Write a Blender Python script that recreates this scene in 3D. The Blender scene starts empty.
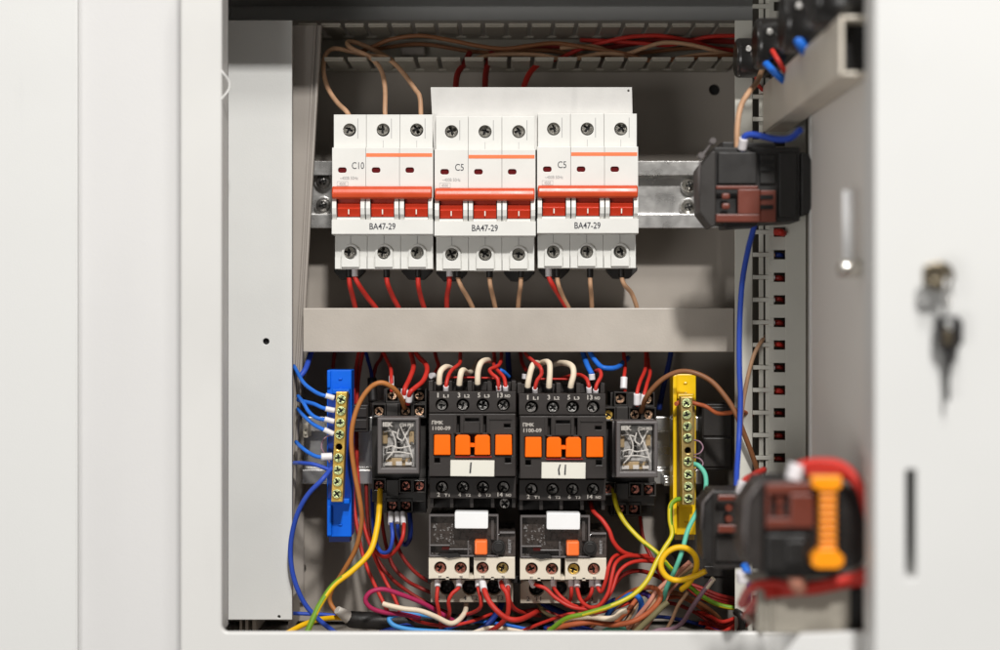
import bpy, math, random
from mathutils import Vector, Matrix
random.seed(7)
S = bpy.context.scene
COL = S.collection
MM = 0.001
F, D0 = 1710.0, 900.0           # focal length in 1000-px-wide pixels, focus distance in mm

# ------------------------------------------------------------------ camera
cd = bpy.data.cameras.new('camera'); cam = bpy.data.objects.new('camera', cd); COL.objects.link(cam)
cam.location = (0, -D0*MM, 0); cam.rotation_euler = (math.radians(90), 0, 0)
cd.sensor_width = 36; cd.lens = 36*F/1000; cd.clip_start = 0.05; cd.clip_end = 50
cd.dof.use_dof = True; cd.dof.focus_distance = 0.905; cd.dof.aperture_fstop = 3.7
S.camera = cam
# ------------------------------------------------------------------ room light
w = bpy.data.worlds.new('World'); S.world = w; w.use_nodes = True
w.node_tree.nodes['Background'].inputs[0].default_value = (1.0, .97, .93, 1)
w.node_tree.nodes['Background'].inputs[1].default_value = 0.155
def lamp(name, loc, target, size, power, color=(1, .982, .955), sy=None):
    l = bpy.data.lights.new(name, 'AREA'); l.shape = 'RECTANGLE'; l.size = size; l.size_y = sy or size
    l.energy = power; l.color = color
    o = bpy.data.objects.new(name, l); COL.objects.link(o); o.location = loc
    o.rotation_euler = (Vector(target)-Vector(loc)).to_track_quat('-Z', 'Y').to_euler()
    return o
lamp('ceiling_light', (0.21, -1.90, 1.44), (0, 0, 0), .13, 47)
lamp('overhead_light', (0.15, -1.20, 1.31), (0, 0, 0), .20, 10.5)
lamp('fill_light', (-1.15, -2.0, -0.45), (0, 0, 0), .8, 12)  # unseen fill, added to lift the dark cabinet interior from the front
S.view_settings.view_transform = 'Standard'; S.view_settings.look = 'None'
S.view_settings.gamma = 1; S.view_settings.exposure = 0.0
S.render.engine = 'CYCLES'

# ------------------------------------------------------------------ materials
def lin(c):
    c = c/255.0
    return c/12.92 if c <= .04045 else ((c+.055)/1.055)**2.4
MATS = {}
def mat(name, rgb, rough=.5, metal=0.0, var=.06, vs=60, bump=0.0, bs=900, clear=0.0, spec=.5, vscale=(1, 1, 1), sub=0.0, smudge=0.0):
    m = bpy.data.materials.new(name); m.use_nodes = True; nt = m.node_tree; N = nt.nodes; L = nt.links
    if name.startswith('w_'): rough = .52; spec = .35
    p = N['Principled BSDF']; base = [lin(c) for c in rgb]
    tc = N.new('ShaderNodeTexCoord'); mp = N.new('ShaderNodeMapping'); mp.inputs['Scale'].default_value = vscale
    L.new(tc.outputs['Object'], mp.inputs[0])
    nz = N.new('ShaderNodeTexNoise'); nz.inputs['Scale'].default_value = vs; nz.inputs['Detail'].default_value = 6
    L.new(mp.outputs[0], nz.inputs['Vector'])
    mx = N.new('ShaderNodeMix'); mx.data_type = 'RGBA'
    mx.inputs[6].default_value = (*[max(0, b*(1-var*2)) for b in base], 1)
    mx.inputs[7].default_value = (*[min(1, b*(1+var*2)) for b in base], 1)
    L.new(nz.outputs[0], mx.inputs[0]); colour = mx.outputs[2]
    if smudge:
        for sc, st, lo in ((9, (1, 1, .5), .56), (70, (1, 1, .12), .66)):       # rubbed patches and fine vertical scuffs
            m2 = N.new('ShaderNodeMapping'); m2.inputs['Scale'].default_value = st; L.new(tc.outputs['Object'], m2.inputs[0])
            n3 = N.new('ShaderNodeTexNoise'); n3.inputs['Scale'].default_value = sc; n3.inputs['Detail'].default_value = 8; L.new(m2.outputs[0], n3.inputs['Vector'])
            r3 = N.new('ShaderNodeMapRange'); r3.inputs[1].default_value = lo; r3.inputs[2].default_value = lo+.12; r3.inputs[3].default_value = 0; r3.inputs[4].default_value = smudge
            L.new(n3.outputs[0], r3.inputs[0])
            m3 = N.new('ShaderNodeMix'); m3.data_type = 'RGBA'; m3.inputs[7].default_value = (*[b*.55 for b in base], 1)
            L.new(r3.outputs[0], m3.inputs[0]); L.new(colour, m3.inputs[6]); colour = m3.outputs[2]
    L.new(colour, p.inputs['Base Color'])
    mr = N.new('ShaderNodeMapRange'); mr.inputs[1].default_value = .3; mr.inputs[2].default_value = .7
    mr.inputs[3].default_value = max(.02, rough*.8); mr.inputs[4].default_value = min(1, rough*1.2)
    L.new(nz.outputs[0], mr.inputs[0]); L.new(mr.outputs[0], p.inputs['Roughness'])
    p.inputs['Metallic'].default_value = metal; p.inputs['Coat Weight'].default_value = clear
    p.inputs['Specular IOR Level'].default_value = spec
    if sub: p.inputs['Subsurface Weight'].default_value = sub; p.inputs['Subsurface Scale'].default_value = .002
    if bump:
        n2 = N.new('ShaderNodeTexNoise'); n2.inputs['Scale'].default_value = bs; n2.inputs['Detail'].default_value = 3
        L.new(tc.outputs['Object'], n2.inputs['Vector'])
        b = N.new('ShaderNodeBump'); b.inputs['Strength'].default_value = bump; b.inputs['Distance'].default_value = .0004
        L.new(n2.outputs[0], b.inputs['Height']); L.new(b.outputs[0], p.inputs['Normal'])
    MATS[name] = m; return m
mat('white_paint', (210, 209, 206), .42, var=.015, vs=14, bump=.10, bs=1200, smudge=0.1)
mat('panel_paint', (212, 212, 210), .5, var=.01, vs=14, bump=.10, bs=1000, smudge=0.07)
mat('wall_paint', (208, 207, 206), .7, var=.02, vs=6, bump=.1, bs=600, smudge=0.06)
mat('cover_plastic', (211, 211, 208), .5, var=.03, vs=25, bump=.12, bs=1500, smudge=0.1)
mat('lid_plastic', (158, 150, 142), .45, var=.05, vs=25, bump=.1, smudge=0.2)
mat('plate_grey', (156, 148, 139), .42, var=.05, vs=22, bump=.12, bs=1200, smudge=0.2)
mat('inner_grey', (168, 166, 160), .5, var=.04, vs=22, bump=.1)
mat('door_grey', (226, 222, 216), .6, var=.02, vs=10, bump=.1, smudge=0.12)
mat('duct_grey', (156, 150, 138), .5, var=.05, vs=40, bump=.1)
mat('duct_shade', (128, 126, 120), .55, var=.05, vs=40)
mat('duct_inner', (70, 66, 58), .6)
mat('side_duct', (206, 204, 194), .5, var=.04, vs=40, smudge=0.2)
mat('beam_grey', (176, 168, 158), .40, var=.10, vs=35, bump=.2, bs=700, smudge=0.28)
mat('zinc', (206, 204, 201), .30, metal=.85, var=.10, vs=120, bump=.15, bs=1500, smudge=0.3)
mat('channel_metal', (214, 206, 192), .45, metal=.1, var=.06, vs=40, smudge=0.25)
mat('plate_white', (214, 212, 208), .5, var=.06, vs=90, bump=.1, smudge=0.22)
mat('breaker_white', (219, 218, 213), .36, var=.02, vs=60, bump=.06, bs=2500)
mat('breaker_red', (204, 74, 34), .33, var=.05, vs=120, bump=.05)
mat('lever_red', (192, 52, 24), .30, var=.05, vs=120)
mat('print_orange', (240, 120, 70), .5, var=.03)
mat('window_red', (90, 12, 14), .2, var=.1)
mat('ink', (60, 60, 66), .6, var=.05)
mat('ink_pale', (150, 148, 148), .6, var=.05)
mat('ink_white', (186, 180, 172), .6, var=.05)
mat('steel', (150, 148, 145), .32, metal=.9, var=.25, vs=700, bump=.3, bs=2500)
mat('dark_steel', (156, 152, 148), .3, metal=.85, var=.35, vs=900, bump=.5, bs=2500)
mat('breaker_steel', (176, 172, 164), .32, metal=.9, var=.45, vs=1100, bump=1.0, bs=1800)
mat('screw_bright', (226, 223, 216), .2, metal=.95, var=.1, vs=300)
mat('olive_yellow', (206, 188, 30), .45, var=.05, vs=200)
mat('copper', (240, 176, 146), .26, metal=.9, var=.3, vs=800, bump=.4, bs=2500)
mat('rust_screw', (158, 98, 84), .38, metal=.7, var=.2, vs=700, bump=.3)
mat('brass', (222, 184, 92), .34, metal=.75, var=.10, vs=250, bump=.15)
mat('brass_dull', (172, 148, 92), .42, metal=.7, var=.15, vs=250, bump=.2)
mat('green_steel', (196, 206, 150), .26, metal=.85, var=.25, vs=700, bump=.3)
mat('black_plastic', (22, 19, 17), .5, var=.10, vs=90, bump=.12, bs=1800)
mat('charcoal', (39, 33, 30), .52, var=.08, vs=90, bump=.14, bs=1800)
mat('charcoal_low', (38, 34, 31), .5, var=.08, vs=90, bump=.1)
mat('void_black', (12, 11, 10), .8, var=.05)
mat('orange_plastic', (255, 108, 4), .5, spec=.2, var=.03, vs=80)
mat('orange_button', (250, 118, 52), .35, var=.03)
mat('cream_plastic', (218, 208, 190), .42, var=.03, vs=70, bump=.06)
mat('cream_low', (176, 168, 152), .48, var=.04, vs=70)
mat('sticker', (222, 219, 207), .6, var=.02)
mat('white_cap', (238, 238, 238), .4, var=.01)
mat('marker', (36, 34, 40), .6)
mat('relay_frame', (94, 89, 88), .4, var=.1)
mat('relay_inside', (206, 200, 190), .5, var=.5, vs=350)
mat('relay_tan', (190, 166, 128), .5, var=.1)
mat('relay_white', (240, 238, 235), .4, var=.05)
mat('overload_face', (70, 62, 58), .3, var=.45, vs=450, clear=.3)
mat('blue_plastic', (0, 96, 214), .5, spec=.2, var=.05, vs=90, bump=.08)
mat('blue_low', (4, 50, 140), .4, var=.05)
mat('yellow_plastic', (232, 190, 8), .35, var=.05, vs=90, bump=.08)
mat('w_red', (190, 46, 36), .36, var=.06, vs=200)
mat('w_darkred', (134, 30, 24), .42, var=.08, vs=200)
mat('w_blue', (34, 106, 204), .36, var=.05, vs=200)
mat('w_sky', (70, 150, 215), .36, var=.05, vs=200)
mat('w_navy', (22, 46, 120), .42, var=.05, vs=200)
mat('w_royal', (44, 76, 176), .36, var=.05, vs=200)
mat('w_cream', (228, 212, 188), .38, var=.06, vs=200)
mat('w_tan', (186, 146, 114), .42, var=.12, vs=250)
mat('w_brown', (176, 112, 58), .38, var=.06, vs=200)
mat('w_umber', (130, 84, 52), .42, var=.08, vs=200)
mat('w_rust', (176, 92, 56), .38, var=.06, vs=200)
mat('w_yellow', (236, 184, 16), .34, var=.04, vs=200)
mat('w_green', (110, 150, 36), .36, var=.06, vs=200)
mat('w_teal', (96, 186, 160), .38, var=.05, vs=200)
mat('w_magenta', (168, 38, 84), .34, var=.05, vs=200)
mat('w_salmon', (204, 140, 118), .4, var=.08, vs=200)
mat('w_mauve', (150, 118, 132), .4, var=.12, vs=200)
mat('w_olive', (120, 112, 80), .45, var=.1, vs=200)
mat('w_violet', (70, 50, 130), .4, var=.05, vs=200)
mat('w_clear', (170, 160, 148), .25, var=.1, vs=200)
mat('ferrule_white', (224, 220, 222), .4, var=.03, vs=200)
mat('cable_black', (26, 23, 21), .5, var=.15, vs=120, bump=.2)
mat('tape', (206, 200, 190), .3, var=.1, vs=150, bump=.4, bs=400)
mat('brown_plastic', (104, 48, 34), .4, var=.08, vs=80)
mat('spring_orange', (250, 150, 10), .35, var=.05)
mat('button_black', (24, 22, 21), .34, var=.03, clear=.3)
mat('key_black', (36, 34, 34), .35, var=.05)
mat('lock_metal', (120, 110, 92), .32, metal=.8, var=.1, vs=200)
# clear plastic for the relay covers
m = bpy.data.materials.new('clear_plastic'); m.use_nodes = True; nt = m.node_tree; nt.nodes.clear()
o_ = nt.nodes.new('ShaderNodeOutputMaterial'); mx = nt.nodes.new('ShaderNodeMixShader'); tr = nt.nodes.new('ShaderNodeBsdfTransparent')
gl = nt.nodes.new('ShaderNodeBsdfGlossy'); gl.inputs['Roughness'].default_value = .12; fr = nt.nodes.new('ShaderNodeFresnel'); fr.inputs[0].default_value = 1.35
tr.inputs[0].default_value = (.97, .96, .95, 1)
nt.links.new(fr.outputs[0], mx.inputs[0]); nt.links.new(tr.outputs[0], mx.inputs[1]); nt.links.new(gl.outputs[0], mx.inputs[2]); nt.links.new(mx.outputs[0], o_.inputs[0])
MATS['clear_plastic'] = m

# ------------------------------------------------------------------ geometry helpers (all in mm; d = depth behind the breaker fronts)
OFF = [0.0, 0.0, 0.0]           # shift given to a whole thing while it is built
def at(px, py, d=0.0):
    k = (D0+d)/F
    return Vector(((px-500)*k+OFF[0], d+OFF[1], (325-py)*k+OFF[2]))
class MB:
    def __init__(s): s.v = []; s.f = []; s.m = []; s.sm = []
    def add(s, vs, fs, mi=0, smooth=False):
        b = len(s.v); s.v += [Vector(v) for v in vs]
        for f in fs: s.f.append([i+b for i in f]); s.m.append(mi); s.sm.append(smooth)
        return s
    def box(s, x0, x1, y0, y1, z0, z1, mi=0):
        vs = [(x, y, z) for x in (x0, x1) for y in (y0, y1) for z in (z0, z1)]
        return s.add(vs, [(0, 1, 3, 2), (4, 6, 7, 5), (0, 4, 5, 1), (2, 3, 7, 6), (0, 2, 6, 4), (1, 5, 7, 3)], mi)
    def pbox(s, px0, px1, py0, py1, d0, d1, mi=0):      # front rectangle read at depth d0, real thickness to d1
        a = at(px0, py1, d0); b = at(px1, py0, d0)
        return s.box(a.x, b.x, a.y, a.y+(d1-d0), a.z, b.z, mi)
    def prism(s, pts, d0, d1, mi=0):                    # polygon in pixels at depth d0, extruded backwards
        a = [at(x, y, d0) for x, y in pts]; n = len(a)
        b = [Vector((p.x, p.y+(d1-d0), p.z)) for p in a]
        fs = [list(range(n)), list(range(2*n-1, n-1, -1))]+[[i, i+n, (i+1) % n+n, (i+1) % n] for i in range(n)]
        return s.add(a+b, fs, mi)
    def profile(s, prof, x0, x1, mi=0):                 # closed (y,z) profile run along x
        n = len(prof)
        vs = [(x0, y, z) for y, z in prof]+[(x1, y, z) for y, z in prof]
        fs = [list(range(n)), list(range(2*n-1, n-1, -1))]+[[i, i+n, (i+1) % n+n, (i+1) % n] for i in range(n)]
        return s.add(vs, fs, mi)
    def tube(s, P, r, n=10, mi=0, caps=True, r1=None, stripe=None, step=9):
        P = [Vector(p) for p in P]; T = []
        for i in range(len(P)):
            t = P[min(i+1, len(P)-1)]-P[max(i-1, 0)]
            T.append(t.normalized() if t.length > 1e-9 else Vector((0, 0, 1)))
        u = T[0].orthogonal().normalized(); vs = []
        for i, p in enumerate(P):
            u = (u-T[i]*u.dot(T[i])).normalized(); w_ = T[i].cross(u)
            rr = r if r1 is None else r+(r1-r)*i/(len(P)-1)
            for k in range(n):
                a = 2*math.pi*k/n; vs.append(p+(u*math.cos(a)+w_*math.sin(a))*rr)
        b = len(s.v); s.v += vs
        for i in range(len(P)-1):
            for k in range(n):
                s.f.append([b+i*n+k, b+i*n+(k+1) % n, b+(i+1)*n+(k+1) % n, b+(i+1)*n+k])
                s.m.append(stripe if (stripe is not None and (k+i//step) % n < 4) else mi); s.sm.append(True)
        if caps:
            s.f.append([b+k for k in range(n-1, -1, -1)]); s.m.append(mi); s.sm.append(False)
            e = b+(len(P)-1)*n; s.f.append([e+k for k in range(n)]); s.m.append(mi); s.sm.append(False)
        return s
    def cyl(s, p, q, r, n=24, mi=0, r1=None):
        p = Vector(p); q = Vector(q)
        return s.tube([p, q], r, n, mi, True, r1)
    def pcyl(s, px, py, d0, d1, r, n=24, mi=0, r1=None):
        a = at(px, py, d0); return s.cyl(a, (a.x, a.y+(d1-d0), a.z), r, n, mi, r1)
    def mesh(s, me, M=Matrix(), mi=0, smooth=False):
        return s.add([M @ v.co for v in me.vertices], [list(p.vertices) for p in me.polygons], mi, smooth)
    def plate(s, loops, d0, d1, bev=.25, mi=0):          # loops in world (x, z) mm; later loops cut holes
        c = bpy.data.curves.new('t', 'CURVE'); c.dimensions = '2D'; c.fill_mode = 'BOTH'
        for lp in loops:
            sp = c.splines.new('POLY'); sp.points.add(len(lp)-1)
            for i, (x, z) in enumerate(lp): sp.points[i].co = (x, z, 0, 1)
            sp.use_cyclic_u = True
        th = d1-d0; c.extrude = max(.001, th/2-bev); c.bevel_depth = bev; c.bevel_resolution = 1; c.offset = -bev
        o = bpy.data.objects.new('t', c); me = bpy.data.meshes.new_from_object(o)
        s.mesh(me, Matrix(((1, 0, 0, 0), (0, 0, 1, (d0+d1)/2+OFF[1]), (0, 1, 0, 0), (0, 0, 0, 1))), mi)
        bpy.data.objects.remove(o); bpy.data.curves.remove(c); bpy.data.meshes.remove(me)
        return s
WL = {}
def obj(name, mb, mats, parent=None, bevel=0.0, segs=2):
    me = bpy.data.meshes.new(name)
    if parent is None:
        lo = Vector([min(v[i] for v in mb.v) for i in range(3)]); hi = Vector([max(v[i] for v in mb.v) for i in range(3)])
        org = Vector(((lo.x+hi.x)/2, (lo.y+hi.y)/2, lo.z))
    else: org = WL[parent.name]
    me.from_pydata([(v-org)*MM for v in mb.v], [], mb.f)
    if isinstance(mats, str): mats = [mats]
    for m_ in mats: me.materials.append(MATS[m_])
    me.polygons.foreach_set('material_index', mb.m); me.polygons.foreach_set('use_smooth', mb.sm)
    me.validate(); me.update()
    o = bpy.data.objects.new(name, me); COL.objects.link(o); WL[o.name] = org
    if parent: o.parent = parent
    else: o.location = org*MM
    if bevel:
        b = o.modifiers.new('bevel', 'BEVEL'); b.width = bevel*MM; b.segments = segs; b.limit_method = 'ANGLE'; b.angle_limit = .6
        b.harden_normals = False
    return o
def tag(o, label, cat, group=None, kind=None):
    if label: o['label'] = label
    if cat: o['category'] = cat
    if group: o['group'] = group
    if kind: o['kind'] = kind
    return o
def thing(name, label, cat, loc, group=None):
    o = bpy.data.objects.new(name, None); o.empty_display_size = .01; COL.objects.link(o)
    WL[o.name] = Vector(loc); o.location = Vector(loc)*MM
    return tag(o, label, cat, group)
def circ(x, z, r, n=24): return [(x+r*math.cos(2*math.pi*i/n), z+r*math.sin(2*math.pi*i/n)) for i in range(n)]
def pcirc(px, py, d, rpx, n=24):
    a = at(px, py, d); return circ(a.x, a.z, rpx*(D0+d)/F, n)
def prect(px0, px1, py0, py1, d): 
    a = at(px0, py1, d); b = at(px1, py0, d); return [(a.x, a.z), (b.x, a.z), (b.x, b.z), (a.x, b.z)]
def rrect(x0, x1, z0, z1, r, n=6):
    out = []
    for cx, cz, a0 in ((x1-r, z1-r, 0), (x0+r, z1-r, 90), (x0+r, z0+r, 180), (x1-r, z0+r, 270)):
        for i in range(n+1):
            a = math.radians(a0+90*i/n); out.append((cx+r*math.cos(a), cz+r*math.sin(a)))
    return out
def text(mb, s, px, py, hpx, d, mi=0, wpx=None, th=.12, rot=0, bold=0.0):
    c = bpy.data.curves.new('t', 'FONT'); c.body = s; c.align_x = 'CENTER'; c.align_y = 'CENTER'; c.size = 1; c.extrude = .02; c.offset = bold
    c.resolution_u = 3
    o = bpy.data.objects.new('t', c); me = bpy.data.meshes.new_from_object(o)
    if not me.vertices: return
    xs = [v.co.x for v in me.vertices]; ys = [v.co.y for v in me.vertices]
    k = (D0+d)/F; h = hpx*k/max(1e-6, max(ys)-min(ys)); wsc = (wpx*k/(max(xs)-min(xs))) if wpx else h
    cx = (max(xs)+min(xs))/2; cy = (max(ys)+min(ys))/2; P = at(px, py, d); ca, sa = math.cos(rot), math.sin(rot)
    vs = []
    for v in me.vertices:
        x = (v.co.x-cx)*wsc; z = (v.co.y-cy)*h
        vs.append((P.x+x*ca-z*sa, P.y+(-th if v.co.z > 0 else 0), P.z+x*sa+z*ca))
    mb.add(vs, [list(p.vertices) for p in me.polygons], mi)
    bpy.data.objects.remove(o); bpy.data.curves.remove(c); bpy.data.meshes.remove(me)
def spline(P, n=8):
    P = [Vector(p) for p in P]
    if len(P) < 3: return P
    Q = [P[0]*2-P[1]]+P+[P[-1]*2-P[-2]]; out = []
    for i in range(1, len(Q)-2):
        a, b, c, d = Q[i-1:i+3]
        for k in range(n):
            t = k/n; out.append(.5*((2*b)+(c-a)*t+(2*a-5*b+4*c-d)*t*t+(3*b-a-3*c+d)*t**3))
    out.append(P[-1]); return out
# screw meshes, shared by every screw of a kind
SC = {}
def screw_mesh(kind, m_):
    if (kind, m_) in SC: return SC[(kind, m_)]
    mb = MB(); sv = OFF[:]; OFF[:] = [0, 0, 0]
    mb.cyl((0, 1.2, 0), (0, .35, 0), 1.0, mi=1)  # recess floor painted black to deepen the shade in the slot
    if kind == 'cross':
        w_ = .17; l = .72
        cr = [(w_, w_), (l, w_), (l, -w_), (w_, -w_), (w_, -l), (-w_, -l), (-w_, -w_), (-l, -w_), (-l, w_), (-w_, w_), (-w_, l), (w_, l)]
        mb.plate([circ(0, 0, 1.0), cr], -.05, .40, .12)
    else:
        mb.plate([circ(0, 0, 1.0), [(-.75, .13), (.75, .13), (.75, -.13), (-.75, -.13)]], -.05, .40, .12)
    OFF[:] = sv
    me = bpy.data.meshes.new('screw'); me.from_pydata([v for v in mb.v], [], mb.f); me.materials.append(MATS[m_]); me.materials.append(MATS['void_black']); me.polygons.foreach_set('material_index', mb.m); me.update()
    SC[(kind, m_)] = me; return me
def screw(px, py, d, rpx, parent, m_='dark_steel', kind='cross', name='terminal_screw', washer=False):
    P = at(px, py, d); r = rpx*(D0+d)/F
    o = bpy.data.objects.new(name, screw_mesh(kind, m_)); COL.objects.link(o); o.parent = parent
    o.location = (P-WL[parent.name])*MM; WL[o.name] = P
    o.scale = (r*MM, r*MM*.9, r*MM)
    o.rotation_euler = (random.uniform(-.06, .06), random.uniform(0, 3.14), random.uniform(-.06, .06))
    return o
NW = [0]
def wire(label, m_, r, pts, ferr=(), group=None, stripe=None, fm='ferrule_white', name='wire', cat='wire', n=8):
    mb = MB(); mb.tube(spline([at(*p) for p in pts], n), r, 10, stripe=1 if stripe else None)
    o = obj(name, mb, [m_, stripe] if stripe else m_); tag(o, label, cat, group)
    for f in ferr:
        a, b = at(*f[0]), at(*f[1]); rr = f[2] if len(f) > 2 else r*1.35; mt = f[3] if len(f) > 3 else fm
        c = MB(); c.tube([a, a+(b-a)*.15, b-(b-a)*.1, b], rr, 14)
        # small metal tip
        tp = b+(b-a).normalized()*.0
        obj('ferrule' if mt == 'ferrule_white' else 'sleeve', c, mt, o)
    return o

# ================================================================== the wall and the cabinet
o = obj('wall', MB().plate([[(-1500, -1200), (1500, -1200), (1500, 1200), (-1500, 1200)], [(at(180, 0, -60).x+.5, -183), (175, -183), (175, 213), (at(180, 0, -60).x+.5, 213)]], 0, 92, .5), 'wall_paint'); tag(o, None, None, kind='structure')
o = obj('casing_board', MB().box(-700, at(78, 0, -4).x, -4, -.2, -900, 900), 'panel_paint', bevel=1.5)
tag(o, 'white flat board on the wall at the far left edge', 'board')
FX0, FX1, FZ0, FZ1 = at(222, 0, -60).x, 152.0, at(0, 632, -60).z, 180.0
CX0 = at(180, 0, -60).x
cab = thing('electrical_cabinet', 'white metal cabinet box framing the breakers and wiring', 'cabinet', (0, 90, -175))
mb = MB().plate([rrect(CX0, 176, -184, 214, 2), rrect(FX0, FX1, FZ0, FZ1, 3.2)], -60, -56, 1.3)
obj('front_frame', mb, 'white_paint', cab)
mb = MB(); mb.box(CX0, CX0+2, -56, 91, -184, 214); obj('side_wall', mb, 'white_paint', cab)
mb = MB(); mb.box(FX0-1.8, FX0-.2, -56.5, -40, FZ0, 182); obj('frame_return', mb, 'white_paint', cab)
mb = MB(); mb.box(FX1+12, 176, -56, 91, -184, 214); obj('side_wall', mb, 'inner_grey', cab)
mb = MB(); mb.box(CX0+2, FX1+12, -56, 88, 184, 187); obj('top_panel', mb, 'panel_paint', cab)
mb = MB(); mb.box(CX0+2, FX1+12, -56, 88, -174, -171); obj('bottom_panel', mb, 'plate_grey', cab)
mb = MB(); mb.box(CX0+2, FX1+12, 88.2, 90, -174, 187); obj('rear_wall', mb, 'panel_paint', cab)
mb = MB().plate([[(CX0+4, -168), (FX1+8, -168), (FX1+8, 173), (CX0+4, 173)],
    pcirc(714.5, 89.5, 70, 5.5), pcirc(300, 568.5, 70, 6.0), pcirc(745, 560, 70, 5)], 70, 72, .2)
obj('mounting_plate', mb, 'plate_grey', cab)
for hx, hy in ((714.5, 89.5), (300, 568.5)): obj('hole_shade', MB().pcyl(hx, hy, 72.6, 76, 5.5), 'void_black', cab)  # black discs added so the plate holes look shaded inside
for y0, y1, bx, br in ((70, 100, 229, .6),):
    pts = [at(221, y0, -59), at(224, y0+4, -59), at(bx, (y0+y1)/2-4, -58), at(bx, (y0+y1)/2+4, -58), at(224, y1-4, -59), at(221, y1, -59)]
    obj('hinge_tab', MB().tube(spline(pts), br, 8), 'white_paint', cab)

# ---- left vertical trunking with its white lid
tk = thing('cable_trunking', 'tall white closed cable trunking with a small black hole, left side of cabinet', 'trunking', at(260, 620, 20))
h = at(266, 341.5, 5)
mb = MB().plate([prect(228, 292, 20, 620, 5), circ(h.x, h.z, 1.7), circ(at(279, 617, 5).x, at(279, 617, 5).z, .8)], 5, 7.5, .35)
obj('lid', mb, 'cover_plastic', tk)
mb = MB(); a = at(229.5, 621, 5); b = at(290.5, 21, 5)
mb.box(a.x, a.x+1.6, 7.6, 69, a.z, b.z-1); mb.box(b.x-1.6, b.x, 7.6, 17, a.z, b.z-1)
mb.box(a.x+4, a.x+5.2, 14, 60, a.z-8, a.z+12); mb.box(a.x+7, a.x+8.4, 14, 60, a.z-8, a.z+12); mb.box(a.x+10.5, a.x+12.5, 16, 60, a.z-8, a.z+12)
mb.box(a.x, b.x, 66, 69, a.z, b.z-1); mb.box(b.x-3, b.x-1.5, 20, 60, a.z-8, a.z+9)
obj('channel', mb, 'lid_plastic', tk)
obj('lid_hole_shade', MB().cyl((h.x, 7.6, h.z), (h.x, 10, h.z), 2.4), 'void_black', tk)  # black disc painted in for the shade behind the lid hole
# ---- loose lid leaning behind it
mb = MB(); q = [(283, 25), (322, 25), (288, 612), (254, 612)]
mb.prism(q, 20, 22)
mb.tube([at(320, 25.5, 19), at(287, 612, 19)], 1.0, 8); mb.tube([at(315.5, 25.5, 19.6), at(282.5, 612, 19.6)], .8, 8)
o = obj('trunking_lid', mb, 'lid_plastic', bevel=.3); tag(o, 'loose grey trunking lid leaning at a slant beside the closed white trunking', 'trunking lid')

# ---- slotted duct along the top
du = thing('slotted_duct', 'grey slotted wiring duct running along the top of the cabinet', 'cable duct', at(530, 75, 70))
zt, zb = at(0, 24, 22).z, at(0, 58, 22).z; x0 = at(296, 0, 22).x; x1 = at(737, 0, 22).x; pitch = 23.4*922/F
for z, ph in ((zt, 342.6), (zb, 345.5)):
    mb = MB(); c = at(ph-23.4*2, 0, 22).x
    th = 1.3
    mb.box(x0, x1, 62, 69.5, z-th/2, z+th/2)
    while c < x1+5:
        a0, a1 = max(x0, c+1.1), min(x1, c+pitch-1.1)
        if a1 > a0:
            mb.box(a0, a1, 22, 56, z-th/2, z+th/2)
            mb.box(a0+1.6, a1-1.6, 56, 62, z-th/2, z+th/2)
            mb.box(a0+.2, a1-.2, 22, 23.6, z-th/2-.9, z-th/2)
        c += pitch
    obj('slotted_wall', mb, 'duct_grey', du, bevel=.35)
obj('duct_base', MB().box(x0, x1, 67.8, 69.8, zb+.7, zt-.7), 'duct_grey', du)
obj('rivet', MB().pbox(401, 425, 46.5, 55, 62, 66), 'lid_plastic', du, bevel=1)

# ---- horizontal closed duct in the middle
mb = MB(); a = at(303, 352, 12); b = at(734, 308, 12)
mb.box(a.x, b.x, 12, 14, a.z, b.z); mb.box(a.x, b.x, 14.2, 69, b.z-3, b.z-1.4); mb.box(a.x, b.x, 14.2, 69, a.z+1.4, a.z+3)
o = obj('closed_duct', mb, 'beam_grey', bevel=.5); tag(o, 'plain grey closed cable duct running across below the circuit breakers', 'cable duct')

# ---- DIN rails
def rail(py0, py1, px0, px1, label, ends):
    z1, z0 = at(0, py0, 42).z, at(0, py1, 42).z; x0, x1 = at(px0, 0, 42).x, at(px1, 0, 42).x
    L = (z1-z0)*.21; t = 1.1
    o = [(42, z1), (42, z1-L), (50, z1-L-.6), (50, z0+L+.6), (42, z0+L), (42, z0)]
    i = [(42+t, z0), (42+t, z0+L-t*.6), (50+t, z0+L-.3), (50+t, z1-L+.3), (42+t, z1-L+t*.6), (42+t, z1)]
    th = thing('mounting_rail', label, 'rail', (0, 55, z0), 'horizontal metal mounting rails')
    obj('rail_strip', MB().profile(o+i, x0, x1), 'zinc', th, bevel=.3)
    for (sx, sy, mt) in ends:
        c = MB().pcyl(sx, sy, 47.2, 49.4, 5.0, 28); obj('washer', c, 'zinc', th, bevel=.3)
        c = MB(); P = at(sx, sy, 45)
        prof = [(4.2, 2.4), (4.1, 1.2), (3.4, .2), (2.2, -.6), (.9, -1.0)]
        for k in range(len(prof)-1): c.tube([(P.x, P.y+prof[k][1], P.z), (P.x, P.y+prof[k+1][1], P.z)], prof[k][0], 24, caps=(k == len(prof)-2), r1=prof[k+1][0])
        so = obj('rail_screw', c, mt, th)
        c = MB(); y = P.y-.75
        for a_ in (.3, .3+math.pi/2):
            dx, dz = math.cos(a_)*2.2, math.sin(a_)*2.2
            c.tube([(P.x-dx, y, P.z-dz), (P.x, y-.3, P.z), (P.x+dx, y, P.z+dz)], .55, 6)
        obj('cross_slot', c, 'void_black', so)
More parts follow.
